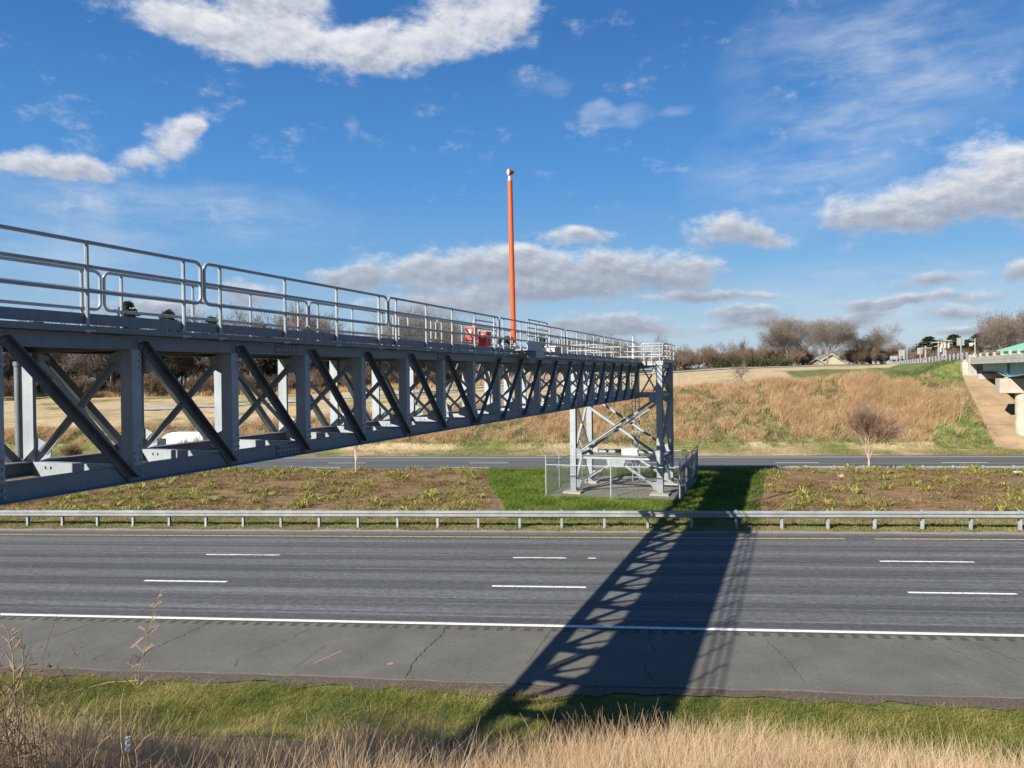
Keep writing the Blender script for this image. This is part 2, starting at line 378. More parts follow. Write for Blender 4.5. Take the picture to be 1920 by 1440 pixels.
# ================================================================== SETTING
xs = np.unique(np.concatenate([np.arange(-75, 60.1, .9), np.arange(-400, -75, 12), np.arange(60, 400, 9), [-900, -650, 500, 650, 900]]))
ys = np.unique(np.concatenate([np.arange(-8, 60, .6), np.arange(60, 100, .75), np.arange(100, 180, 2.5), np.arange(180, 420, 15), [-60, -40, -20, 500, 700, 1000, 1600], [17.0, 34.0, 57.3, 70.0]]))
GX, GY = np.meshgrid(xs, ys)
GZ = H(GX, GY)
nx, ny = len(xs), len(ys)
ii = (np.arange(ny-1)[:, None]*nx+np.arange(nx-1)[None, :]).ravel()
ground = np_mesh('ground', np.stack([GX, GY, GZ], -1), np.stack([ii, ii+1, ii+nx+1, ii+nx], -1), M['ground'], smooth=True)
tag(ground, 'grassy roadside ground with dry tan field beyond the highway', 'ground', kind='structure')
sE = (GX-AB[0])*OD[1]-(GY-AB[1])*OD[0]
vE = (GX-AB[0])*OD[0]+(GY-AB[1])*OD[1]
zcr = np.interp(GX, [-120, -55, -28, -16, 8, 21, 34, 60], [.9, 1.3, 2.6, 3.7, 5.1, 5.9, 6.5, 6.8]); crest = 74+2.15*(zcr+.5)
green = np.full(GX.shape, .40)
green = np.where((GY > 13) & (GY < 17), 1., green)
green = np.where((GY > 34) & (GY < 57), .75, green)
green = np.where((GY > 70) & (GY < 76), .54, green)
green = np.where((GY >= 76) & (GY < crest), .44, green)
green = np.where((GY >= crest) & (GX < -5), .46, green)
green = np.where((GY > 74) & (sE > -17) & (sE < 0) & (GY < 125) & (GZ > 6.0), .80, green)
green = np.where((GY > 74) & (GY < 84) & (GX > 29) & (GX < 33.5), .9, green)
brown = np.where((GY > 75) & (GY < crest+2), .8, 0.) + np.where(GY < 13, .8, 0.) + np.where((GY > 150), .75, 0)
for nm, arr in (('green', green), ('brown', brown)):
    a = ground.data.attributes.new(nm, 'FLOAT', 'POINT'); a.data.foreach_set('value', arr.ravel().astype(np.float32))

def strip(name, X, Yn, Yf, zfun, m, parent=None, skirt=0):
    """sheet between the lines Yn(x) and Yf(x)"""
    mb = MB(); X = list(X)
    for q in X:
        yn, yf = (Yn(q) if callable(Yn) else Yn), (Yf(q) if callable(Yf) else Yf)
        mb.v += [(q, yn, zfun(q, yn)), (q, yf, zfun(q, yf))]
    n = len(X)
    mb.f += [(2*i, 2*i+2, 2*i+3, 2*i+1) for i in range(n-1)]
    if skirt:
        b = len(mb.v); mb.v += [(v[0], v[1], v[2]-skirt) for v in mb.v]
        mb.f += [(2*i+2, 2*i, b+2*i, b+2*i+2) for i in range(n-1)]+[(2*i+1, 2*i+3, b+2*i+3, b+2*i+1) for i in range(n-1)]
    mb.mi = [0]*len(mb.f)
    return mb.build(name, m, parent)
zn = lambda x, y=0: .0132*max(-130, min(130, x))
zf = lambda x, y=0: -.5+.0055*max(-130, min(130, x))
XR = [-400, -130, -60, 0, 60, 130, 400]
XF = np.arange(-60, 60.1, .35)
jag = lambda y, a, sd: (lambda x: y+a*(float(vnoise(x, 0, .5, sd))-.5)+a*(float(vnoise(x, 3, 2.2, sd+1))-.5))
road = strip('highway', XR, 21.25, 33.2, zn, M['road'], None, .1); tag(road, 'three lane highway carriageway of streaked worn asphalt in front of the guardrail', 'road', kind='structure')
XJ = np.concatenate([[-400, -130], XF, [130, 400]])
shd = strip('paved_shoulder', XJ, jag(17.1, .12, 3), 21.25, zn, M['shoulder'], None, .12); tag(shd, 'cracked paved shoulder along the near edge of the highway', 'shoulder', kind='structure')
ins = strip('inner_shoulder', XJ, 33.2, jag(33.65, .10, 21), zn, M['shoulder'], None, .1); tag(ins, 'narrow paved strip between the yellow line and the gravel', 'shoulder', kind='structure')
grv = strip('gravel_shoulder', XJ, 33.6, jag(34.15, .35, 5), lambda x, y: max(h1(x, y)+.035, zn(x)-.03), M['gravel']); tag(grv, 'grey gravel strip below the guardrail', 'gravel', kind='structure')
drt = strip('dirt_edge', XJ, jag(16.45, .55, 9), 17.2, lambda x, y: h1(x, y)+.03, M['dirt']); tag(drt, 'dark bare dirt along the near pavement edge', 'dirt', kind='structure')
far = strip('opposite_carriageway', XR, 58.0, 69.0, zf, M['farroad'], None, .1); tag(far, 'opposite highway carriageway beyond the median', 'road', kind='structure')
fs1 = strip('opposite_inner_shoulder', XR, 56.3, 58.0, lambda x, y: zf(x)-.004, M['shoulder'], None, .1); tag(fs1, 'median side shoulder of the opposite carriageway', 'shoulder', kind='structure')
fs2 = strip('opposite_outer_shoulder', XJ, 69.0, jag(70.1, .25, 31), lambda x, y: zf(x)-.004, M['shoulder'], None, .1); tag(fs2, 'outer shoulder of the opposite carriageway below the brown slope', 'shoulder', kind='structure')

def dash(x0, x1, y, w, zfun, parent, m, worn=0, name='lane_dash', cuts=()):
    mb = MB(); x = x0; rg = random.Random(x0*7+y)
    while x < x1-.01:
        e = min(x1, x+rg.uniform(.28, .5))
        if not any(a < (x+e)/2 < b for a, b in cuts):
            a0, a1 = (w/2*(1-worn*rg.random()) for _ in '12'); b0, b1 = (w/2*(1-worn*rg.random()*.7) for _ in '12')
            z0, z1 = zfun(x)+.004, zfun(e-.012)+.004
            mb.quad((x, y-b0, z0), (e-.012, y-b1, z1), (e-.012, y+a1, z1), (x, y+a0, z0))
        x = e
    return mb.build(name, m, parent)
for k in range(-5, 6):
    o1 = (12.9 if k > 0 else 12.45)*k
    dash(-4.2+o1, -1.1+o1, 24.95-.006*o1, .16, zn, road, M['marking'], .12); o1 = (13.2 if k > 0 else 12.53)*k
    dash(-4.05+o1, -.9+o1, 28.93-.006*o1, .17, zn, road, M['marking'], .75 if k < 1 else .4, cuts=((-2.0, -1.75), (-1.45, -1.35)) if k == 0 else ((-14.9, -14.84),) if k == -1 else ())
    o2 = 12.6*k
    dash(-26.0+o2+12.2, -22.6+o2+12.2, 61.3, .17, zf, far, M['marking'], .1); dash(-28.8+o2+3.5, -25.4+o2+3.5, 64.5, .17, zf, far, M['marking'], .1)
mb = MB(); x = -60.
while x < 60:
    e = x+random.uniform(.35, .7); mb.quad((x, 20.96, zn(x)+.004), (e-.006, 20.96, zn(e)+.004), (e-.006, 21.14, zn(e)+.004), (x, 21.14, zn(x)+.004)); x = e
mb.build('edge_line', M['marking'], shd)
mb = MB(); x = -60.
while x < 60:
    e = x+random.uniform(.25, .9)
    if not (8.9 < x < 9.6): mb.quad((x, 32.55, zn(x)+.004), (e-.03, 32.55, zn(e)+.004), (e-.03, 32.65, zn(e)+.004), (x, 32.65, zn(x)+.004))
    x = e
mb.build('yellow_edge_line', M['yellow'], road)
MB().quad((-90, 58.08, zf(-90)+.004), (90, 58.08, zf(90)+.004), (90, 58.22, zf(90)+.004), (-90, 58.22, zf(-90)+.004)).build('yellow_edge_line', M['yellow'], far)
MB().quad((-90, 68.55, zf(-90)+.004), (90, 68.55, zf(90)+.004), (90, 68.72, zf(90)+.004), (-90, 68.72, zf(-90)+.004)).build('edge_line', M['marking'], far)
# milled rumble strip: flat dark quads for the slots beside the edge line
M['slot'] = noisy('milled_slot_asphalt', (.040, .039, .036), (.062, .06, .056), 8, .95)
mb = MB(); x = -30.
while x < 26:
    z = zn(x)+.004; mb.quad((x, 20.58, z), (x+.17, 20.58, z), (x+.17, 20.80, z), (x, 20.80, z)); mb.quad((x-.01, 20.82, z), (x+.26, 20.82, z), (x+.26, 20.86, z), (x-.01, 20.86, z)); x += .37
o = mb.build('rumble_strip', M['slot'], shd); o['kind'] = 'stuff'
MB().quad((-60, 20.88, zn(-60)+.003), (60, 20.88, zn(60)+.003), (60, 20.94, zn(60)+.003), (-60, 20.94, zn(-60)+.003)).build('pavement_joint', M['slot'], shd)
def crack(pts, w, seed):
    rg = random.Random(seed); L = []
    for (xa, ya), (xb, yb) in zip(pts[:-1], pts[1:]):
        n = max(2, int(math.hypot(xb-xa, yb-ya)/.10))
        for i in range(n):
            t = i/n; L.append((xa+(xb-xa)*t+rg.uniform(-.035, .035), ya+(yb-ya)*t+rg.uniform(-.02, .02)))
    L.append(pts[-1]); mb = MB(); w *= .62
    for i, (x, y) in enumerate(L):
        q = w*rg.uniform(.5, 1.3)*(.4 if i in (0, len(L)-1) else 1); z = zn(x)+.005
        mb.v += [(x-q/2, y-q*.3, z), (x+q/2, y+q*.3, z)]
    mb.f = [(2*i, 2*i+1, 2*i+3, 2*i+2) for i in range(len(L)-1)]; mb.mi = [0]*len(mb.f)
    return mb.build('crack', M['crack'], shd)
CR = [([(-4.85, 20.75), (-4.75, 20.2), (-4.95, 19.0), (-5.0, 18.0), (-4.95, 17.15)], .035), ([(-11.8, 20.7), (-11.9, 19.6), (-12.2, 18.4), (-11.95, 17.6)], .028),
      ([(-1.9, 20.7), (-2.05, 19.5), (-2.25, 18.2)], .018), ([(.75, 20.7), (.7, 19.9), (.85, 19.4), (.62, 18.5), (.5, 18.1), (.75, 17.3)], .026),
      ([(3.65, 20.7), (3.75, 19.7), (3.95, 18.6), (4.0, 17.6)], .016), ([(7.6, 20.6), (8.0, 19.9), (8.15, 19.2)], .018), ([(8.6, 20.6), (9.2, 19.0), (9.55, 18.0), (9.75, 17.2)], .02),
      ([(-15.2, 20.6), (-15.6, 19.2), (-15.9, 18.6), (-15.6, 18.2)], .024), ([(-8.6, 20.6), (-8.75, 19.6), (-9.1, 18.8), (-9.5, 18.1), (-9.3, 17.5)], .018), ([(-7.6, 19.2), (-7.7, 18.6), (-7.8, 17.4)], .016), ([(-13.1, 18.3), (-13.3, 17.3)], .02)]
for i, (p, w) in enumerate(CR): crack(p, w, i)
def paint(pts, m, name='survey_mark'):
    mb = MB(); mb.add([(x, y, zn(x)+.006) for x, y in pts], [tuple(range(len(pts)))]); return mb.build(name, m, shd)
def rect(x0, y0, x1, y1, w):
    d = math.hypot(x1-x0, y1-y0); a, b = -(y1-y0)/d*w/2, (x1-x0)/d*w/2
    return [(x0-a, y0-b), (x1-a, y1-b), (x1+a, y1+b), (x0+a, y0+b)]
paint(rect(-12.75, 18.55, -12.95, 19.35, .09), M['pinkpaint']); paint(rect(-7.45, 17.85, -7.05, 18.75, .045), M['pinkpaint'])
paint([(-5.55+.08*math.cos(k*.524), 17.98+.08*math.sin(k*.524)) for k in range(12)], M['pinkpaint'])
# the pale ramp road that crosses the field
PTS = [(-70, 104), (-55, 112), (-40, 119), (-25, 127), (-10, 134), (6, 143), (22, 150), (40, 153)]
px_ = np.interp(np.linspace(0, 7, 120), range(8), [p[0] for p in PTS]); py_ = np.interp(np.linspace(0, 7, 120), range(8), [p[1] for p in PTS])
mb = MB()
for x, y in zip(px_, py_):
    for w in (-2.2, 2.2): mb.v.append((x-.42*w, y+.9*w, h1(x-.42*w, y+.9*w)+.13))
mb.f = [(2*i, 2*i+2, 2*i+3, 2*i+1) for i in range(119)]; mb.mi = [0]*119
M['paleroad'] = noisy('pale_worn_pavement', (.30, .30, .29), (.38, .38, .37), 2, .9)
tag(mb.build('ramp_road', M['paleroad']), 'pale ramp road crossing the dry field', 'road', kind='structure')
# mulched beds in the median
bedL = lambda y: -7.4 - .25*(y-37) + .6*math.sin(y*.9)
def bed(name, x0f, x1f, label):
    mb = MB(); Y = np.arange(36.7, 54.6, .45); NXB = 90; tops = []
    for y in Y:
        a, b = x0f(y), x1f(y)
        for k in range(NXB+1):
            x = a+(b-a)*k/NXB; e = .018 if 0 < k < NXB and 36.7 < y < 54.3 else -.06
            mb.v.append((x, y, h1(x, y)+e+.04))
    n = NXB+1
    mb.f = [(j*n+k, j*n+k+1, (j+1)*n+k+1, (j+1)*n+k) for j in range(len(Y)-1) for k in range(NXB)]; mb.mi = [0]*len(mb.f)
    return tag(mb.build(name, M['mulch'], smooth=True), label, 'planting bed', kind='structure')
Lx = lambda y: float(np.interp(y, [36, 40, 46, 50, 55], [-5.0, -5.9, -7.6, -8.6, -9.2]))+.35*math.sin(y*1.7)
Rx = lambda y: float(np.interp(y, [36, 40, 46, 50, 55], [6.2, 6.6, 7.9, 8.8, 9.6]))+.35*math.sin(y*1.3+1)
bed('mulch_bed', lambda y: -48, Lx, 'red brown mulched planting bed in the median left of the tower')
bed('mulch_bed', Rx, lambda y: float(np.interp(y, [36, 46, 55], [34, 30, 26])), 'red brown mulched planting bed in the median right of the tower')

# ------------------------------------------------------------------ bridge frame
BA = R(12.3); BD = Vector((math.sin(BA), math.cos(BA), 0)); BN = Vector((BD.y, -BD.x, 0)); B0 = Vector((-6.66, 7.56, 6.9)); PN = 1.89
def B(a, l, h): return B0+BD*a+BN*l+Vector((0, 0, h))
UP = Vector((0, 0, 1))
bridge = empty('truss_footbridge', B(14, -1, -1.33), 'long galvanised steel truss footbridge with pipe railings spanning the near carriageway', 'truss bridge')
A0, A1 = -4*PN-.4, 36.45
def channel(mb, p0, p1, h, fl, side):
    """channel: web facing `side`, flanges pointing back"""
    n = BN*side; z = UP
    mb.prof(p0, p1, [(0, -h/2), (0, h/2), (-fl, h/2), (-fl, h/2-.018), (-.014, h/2-.018), (-.014, -h/2+.018), (-fl, -h/2+.018), (-fl, -h/2)] if side > 0 else
            [(0, -h/2), (fl, -h/2), (fl, -h/2+.018), (.014, -h/2+.018), (.014, h/2-.018), (fl, h/2-.018), (fl, h/2), (0, h/2)])
def bolts(mb, c, ax, r=.017, t=.02): mb.tube(Vector(c), Vector(c)+Vector(ax)*t, r, 6)
for side, l0, face in ((1, 0, 'near'), (-1, -2.0, 'far')):
    mb = MB(); channel(mb, B(A0, l0, .47), B(A1, l0, .47), .17, .14, side)
    mb.build('top_chord', M['steel_shade'], bridge)
    mb = MB(); channel(mb, B(A0, l0, -1.228), B(A1, l0, -1.228), .2, .16, side); mb.beam(B(A0, l0+.02*side, -1.334), B(A1, l0+.02*side, -1.334), .2, .012)
    mb.build('bottom_chord', M['steel_shade'], bridge)
    for a in (5.0, 11.2, 17.4, 24.0, 30.0) if side > 0 else ():
        for h, hh in ((.47, .15), (-1.228, .17)):
            mb = MB(); mb.box(B(a, .008, h), (.62, .014, hh), -BA+math.pi/2)
            for i in range(6):
                for dz in (-.04, .04): bolts(mb, B(a-.25+.1*i, .014, h+dz), BN)
            mb.build('splice_plate', M['steel_shade'], bridge)
    for n in range(-4, 20):
        a = n*PN-.075 if n < 19 else 36.3
        mb = MB(); lo, hi = -1.125, .385
        # channel post: web across the bridge, flanges pointing along it
        fw = .15 if side > 0 else .05
        mb.beam(B(a-.068, l0-.1*side, lo), B(a-.068, l0-.1*side, hi), .014, .2, BN)
        for o in (.007, .193): mb.beam(B(a-.061+fw/2-.007, l0-o*side, lo), B(a-.061+fw/2-.007, l0-o*side, hi), fw-.014, .014, BN)
        # gusset plates that carry the sway frame, set behind the post
        for h, s2 in ((hi-.16, 1), (lo+.16, -1)):
            mb.poly([B(a-.012, l0-.2*side, h-.17), B(a-.012, l0-.46*side, h-.1*(1-s2)/2-.06*(1+s2)/2), B(a-.012, l0-.46*side, h+.1*(1+s2)/2+.06*(1-s2)/2), B(a-.012, l0-.2*side, h+.17)], .012, -BD)
        if side > 0 and n < 12:
            for h in (-1.28, -1.2, -1.06, -.97, -.88, .15, .24, .33, .42, .50): bolts(mb, B(a+.05, 0 if lo < h < hi else .0, h), BN)
            for h in (-1.06, -.97): bolts(mb, B(a-.045, 0, h), BN)
        mb.build('post', M['steel'], bridge)
        if n < 19:
            b0, b1 = n*PN+.02, (n+1)*PN-.14
            if n == 18: b1 = 36.2
            pa, pb = (B(b0, l0+.012*side, .50), B(b1-.02, l0+.012*side, -1.27)) if n < 7 else (B(b0, l0+.012*side, -1.27), B(b1, l0+.012*side, .50))
            mb = MB(); d = (pb-pa).normalized(); q = d.cross(BN).normalized()
            mb.angle(pa, pb, .105, .012, BN*side, 1, 1)
            if side > 0 and n < 8:
                for t, w in ((.06, .03), (.06, .075), (.14, .05)): 
                    bolts(mb, pa+d*(t+.02)+d.cross(BN*side).normalized()*w+BN*.012, BN); bolts(mb, pb-d*(t+.02)+d.cross(BN*side).normalized()*w+BN*.012, BN)
            mb.build('diagonal', M['steel_dark'], bridge)
for n in range(-4, 20):
    a = n*PN-.10 if n < 19 else 36.28
    mb = MB()
    mb.angle(B(a, -.36, .22), B(a, -1.66, -.98), .075, .009, BD, 1, -1); mb.angle(B(a-.03, -1.66, .22), B(a-.03, -.36, -.98), .075, .009, BD, 1, 1)
    mb.build('sway_brace', M['steel'], bridge)
    mb = MB(); mb.prof(B(a+.02, -.17, -1.235), B(a+.02, -1.83, -1.235), [(-.06, -.1), (.06, -.1), (.06, -.085), (-.048, -.085), (-.048, .085), (.06, .085), (.06, .1), (-.06, .1)][::1])
    for l in (-1.6, -1.5, -.4, -.5): bolts(mb, B(a-.04, l, -1.2), -BD, .02)
    mb.build('floor_strut', M['steel'], bridge)
    MB().beam(B(a+.02, -.15, .46), B(a+.02, -1.85, .46), .09, .15).build('deck_beam', M['steel_shade'], bridge)
mb = MB(); mb.beam(B(A0, -.93, .60), B(A1, -.93, .60), 1.92, .05)
M['grating'] = noisy('grey_grating', (.20, .21, .22), (.30, .31, .32), 8, .7)
mb.build('deck', M['grating'], bridge)
for l, sd in ((.05, 1), (-1.90, -1)):
    mb = MB(); mb.beam(B(A0, l, .737), B(A1 if sd < 0 else 36.4, l, .737), .012, .135); mb.beam(B(A0, l+.02*sd, .612), B(A1, l+.02*sd, .612), .09, .075)
    x = A0+.5
    while x < A1: mb.box(B(x, l+.066*sd, .655), (.12, .012, .014), -BA+math.pi/2); x += 1.3
    mb.build('toe_board', M['steel_shade'], bridge)
# pipe railings, loop panels with rounded ends
PRr = .0255
def loop_pts(a0, a1, l, hb, ht, rc=.105, k=5, fn=B):
    pts = []
    for ca, ch, s0 in ((a1-rc, ht-rc, 0), (a0+rc, ht-rc, 1), (a0+rc, hb+rc, 2), (a1-rc, hb+rc, 3)):
        for i in range(k+1):
            t = (s0+i/k)*math.pi/2; pts.append(fn(ca+rc*math.cos(t), l, ch+rc*math.sin(t)))
    return pts
def railing(a0, a1, l, parent, posts, hb=1.077, ht=1.665, foot=.56, fn=B, mid=True, r=PRr):
    mb = MB(); mb.pipe(loop_pts(a0, a1, l, hb, ht, fn=fn), r, 8, True)
    if mid: mb.pipe([fn(a0, l, (hb+ht)/2+.0), fn(a1, l, (hb+ht)/2)], r*.95, 8)
    o = mb.build('railing_panel', M['pipe'], parent, True)
    for a in posts:
        q = MB(); q.tube(fn(a, l, foot), fn(a, l, ht-.02), r, 8); q.beam(fn(a-.07, l, foot+.03), fn(a+.09, l, foot+.03), .07, .03)
        for da in (-.05, .07): q.tube(fn(a+da, l, foot+.03), fn(a+da, l, foot+.075), .014, 6)
        q.build('railing_post', M['pipe'], o, True)
bn = [-2.15, 1.557, 4.41, 7.84, 11.43, 14.68, 18.55]
for i in range(6):
    a0, a1 = bn[i]*PN+.035, bn[i+1]*PN-.035; L = a1-a0; e = .33
    k = 4 if i == 1 else 5
    ps = [a0+e+(L-2*e)*j/(k-1) for j in range(k)]
    railing(a0, a1, .085, bridge, ps)
    ps2 = [a0+e+(L-2*e)*j/(k-1) for j in range(k)]
    railing(a0+.12, a1+.12, -1.97, bridge, [p+.12 for p in ps2])
# raised guard hoops by the mast platform
railing(17.25, 19.25, -1.75, bridge, [17.45, 19.05], 1.3, 1.83)
railing(21.05, 23.55, -1.2, bridge, [21.25, 22.4, 23.4], 1.45, 2.06)
mb = MB(); mb.box(B(16.9, .32, .76), (1.6, .42, .03), -BA+math.pi/2); mb.box(B(17.3, .32, .64), (.8, .40, .2), -BA+math.pi/2); mb.box(B(17.9, .14, .92), (1.5, .03, .3), -BA+math.pi/2)
mb.build('outrigger_step', M['steel'], bridge)
mb = MB(); mb.box(B(25.5, -1.5, 1.17), (1.3, .5, .05), -BA+math.pi/2)
for da in (-.55, .55): mb.box(B(25.5+da, -1.5, .9), (.09, .35, .5), -BA+math.pi/2)
mb.build('cable_shelf', M['white'], bridge)
mb = MB()
for j in range(3): mb.tube(B(12.6+.16*j, -2.14, .6), B(12.6+.16*j, -2.14, 1.62), .025, 8)
mb.build('conduit', M['pipe'], bridge, True)
mb = MB(); mb.tube(B(35.4, -.1, .6), B(35.4, -.1, 2.0), .045, 8)
mb.build('antenna_stub', M['white'], bridge, True)
mb = MB(); mb.tube(B(1.75, -2.09, -1.1), B(1.75, -2.09, .2), .05, 10); mb.tube(B(1.75, -2.09, .2), B(1.75, -2.09, .26), .06, 10); mb.build('drain_pipe', M['steel_shade'], bridge, True)

mb = MB(); mb.box(B(A0-.1, -1.0, -1.75), (.9, 2.9, .8), -BA+math.pi/2); mb.build('end_bearing', M['concrete'], bridge)

# ------------------------------------------------------------------ support tower
TA0, TA1, TL0, TL1 = 36.7, 40.45, -3.85, 1.1
zg = lambda a, l: h1(B(a, l, 0).x, B(a, l, 0).y)-6.9
base = B((TA0+TA1)/2, (TL0+TL1)/2, 0); base.z = h1(base.x, base.y)
tower = empty('support_tower', base, 'four legged galvanised steel support tower carrying the far end of the footbridge', 'support tower')
cor = [(TA0, TL0), (TA0, TL1), (TA1, TL0), (TA1, TL1)]
for a, l in cor:
    g = zg(a, l)
    mb = MB(); mb.hsec(B(a, l, g+.16), B(a, l, .68), .33, .34, BD, .024, .018)
    for h in (g+.35, g+1.1, -4.65, -4.2): mb.box(B(a, l, h), (.32, .31, .02), -BA+math.pi/2)
    mb.box(B(a, l, g+.175), (.52, .52, .035), -BA+math.pi/2)
    for s1 in (-1, 1):
        mb.poly([B(a+.09*s1, l-.16, g+.19), B(a+.09*s1, l+.16, g+.19), B(a+.09*s1, l+.16, g+.62), B(a+.09*s1, l-.16, g+.62)], .016, BD)
    for k in range(4): 
        for s1 in (-.07, .07): bolts(mb, B(a-.17, l+s1, .62-.09*k), -BD, .02)
    c = mb.build('column', M['steel'], tower)
    mb = MB(); v0 = [(x*.62, y*.62, g-.4) for x, y in ((-1, -1), (1, -1), (1, 1), (-1, 1))]; v1 = [(x*.50, y*.50, g+.16) for x, y in ((-1, -1), (1, -1), (1, 1), (-1, 1))]
    mb.add([B(a+x, l+y, h) for x, y, h in v0+v1], [(0, 1, 2, 3)[::-1], (4, 5, 6, 7), (0, 1, 5, 4), (1, 2, 6, 5), (2, 3, 7, 6), (3, 0, 4, 7)])
    mb.build('footing', M['concrete'], tower)
hb, ht = -4.72, .42
for a in (TA0, TA1):
    g = zg(a, -1.4); s = 0
    q = lambda l, h, o=0: B(a+o, l, h)
    MB().hsec(q(TL0+.17, hb), q(TL1-.17, hb), .22, .2).build('horizontal_strut', M['steel'], tower)
    MB().hsec(q(TL0+.17, -1.23), q(TL1-.17, -1.23), .16, .2).build('horizontal_strut', M['steel'], tower)
    MB().hsec(q(TL0+.17, ht), q(TL1-.17, ht), .18, .26).build('horizontal_strut', M['steel'], tower)
    for o, s1 in ((-.06, 1), (.06, -1)):
        p0, p1 = (q(TL0+.2, hb+.25, o), q(TL1-.2, -1.4, o)) if s1 > 0 else (q(TL1-.2, hb+.25, o), q(TL0+.2, -1.4, o))
        MB().hsec(p0, p1, .15, .14).build('cross_brace', M['steel'], tower)
    mid = (TL0+TL1)/2
    for s1 in (-1, 1):
        MB().hsec(q(mid+.28*s1, hb-.28), q((TL0+.3 if s1 < 0 else TL1-.3), g+.5), .15, .14).build('chevron_brace', M['steel'], tower)
    GP = [[(mid-.55, hb-.1), (mid+.55, hb-.1), (mid+.42, hb-.5), (mid-.42, hb-.5)]]
    for l, sg in ((TL0+.17, 1), (TL1-.17, -1)):
        GP += [[(l, hb-.1), (l+.38*sg, hb-.1), (l+.30*sg, hb+.36), (l, hb+.5)], [(l, g+.25), (l+.2*sg, g+.3), (l+.36*sg, g+.7), (l, g+.75)], [(l, -1.75), (l+.42*sg, -1.5), (l+.42*sg, -1.05), (l, -1.05)]]
    for pl in GP: MB().poly([q(l, h, -.09) for l, h in pl], .016, -BD).build('gusset_plate', M['steel'], tower)
    # upper box-frame panels either side of the bridge mouth
    for l0, l1 in ((TL0+.17, -2.15), (.13, TL1-.17)):
        for o, (h0, h2) in ((-.03, (-1.1, .28)), (.03, (.28, -1.1))):
            MB().angle(q(l0, h0, o), q(l1, h2, o), .085, .012, BD).build('upper_brace', M['steel'], tower)
for l in (TL0, TL1):
    q = lambda a, h: B(a, l, h)
    for h, w in ((hb, .18), (-1.23, .16), (ht, .2)): MB().hsec(q(TA0+.17, h), q(TA1-.17, h), .16, w).build('side_strut', M['steel'], tower)
    for p0, p1 in ((q(TA0+.2, hb+.2), q(TA1-.2, -1.4)), (q(TA1-.2, hb+.2), q(TA0+.2, -1.4)), (q(TA0+.2, -1.1), q(TA1-.2, .3)), (q(TA1-.2, -1.1), q(TA0+.2, .3)), (q((TA0+TA1)/2-.1, hb-.15), q(TA0+.3, zg(TA0, l)+.4)), (q((TA0+TA1)/2+.1, hb-.15), q(TA1-.3, zg(TA1, l)+.4))):
        MB().hsec(p0, p1, .13, .12).build('side_brace', M['steel'], tower)
mb = MB(); mb.box(B((TA0+TA1)/2, (TL0+TL1)/2, .62), (TA1-TA0+.5, TL1-TL0+.5, .06), -BA+math.pi/2)
mb.box(B((TA0+TA1)/2, TL1+.22, .72), (TA1-TA0+.5, .012, .13), -BA+math.pi/2); mb.box(B(TA0-.22, TL1-.35, .56), (.02, 1.15, .22), -BA+math.pi/2)
mb.build('platform', M['steel'], tower)
fL = lambda a, l, h: B(l, a, h)     # panel running across the bridge
rk = dict(hb=1.02, ht=1.65, foot=.6, r=.03)
railing(TL0-.2, -2.2, TA0-.2, tower, [TL0, -2.95, -2.35], fn=fL, **rk); railing(.15, TL1+.22, TA0-.2, tower, [.3, 1.15], fn=fL, **rk)
railing(TL0-.2, TL1+.2, TA1+.22, tower, [-3.8, -2.5, -1.2, 0, 1.1], fn=fL, **rk)
railing(TA0-.15, TA1+.2, TL1+.24, tower, [36.7, 37.9, 39.1, 40.4], **rk); railing(TA0-.15, TA1+.2, TL0-.24, tower, [36.7, 37.9, 39.1, 40.4], **rk)
mb = MB(); la, ll = 40.85, -1.05
for l in (ll-.22, ll+.22): mb.tube(B(la, l, zg(la, l)+.1), B(la, l, .7), .03, 6)
h = zg(la, ll)+.35
while h < .7: mb.tube(B(la, ll-.22, h), B(la, ll+.22, h), .02, 6); h += .31
mb.tube(B(la-.02, ll, zg(la, ll)+.9), B(la-.02, ll, .7), .03, 6)
for h in (-5, -3.9, -1.8, -.6): mb.beam(B(TA1+.1, ll-.22, h), B(la, ll-.22, h), .04, .04); mb.beam(B(TA1+.1, ll+.22, h), B(la, ll+.22, h), .04, .04)
mb.build('ladder', M['pipe'], tower, True)
mb = MB(); c = B(TA1-.13, -1.36, -4.74)
mb.box(c, (.03, .98, .46), -BA+math.pi/2); mb.cur = 1
for k in range(4):
    for sg in (-1, 1): mb.add([c+BN*(sg*(.18+.06*k)+e)+UP*(-.15+.045*k+f)-BD*.018 for e, f in ((-.02, -.02), (.02, -.02), (.02, .02), (-.02, .02))], [(0, 1, 2, 3)])
for xx in (-.40, -.33, -.26, -.19, -.04, .10, .20, .27, .34, .41):
    mb.add([c+BN*(xx+e)+UP*(.17+f)-BD*.018 for e, f in ((-.022, -.03), (.022, -.03), (.022, .03), (-.022, .03))], [(0, 1, 2, 3)])
mb.build('bolted_gusset', [M['white'], M['bolt']], tower)

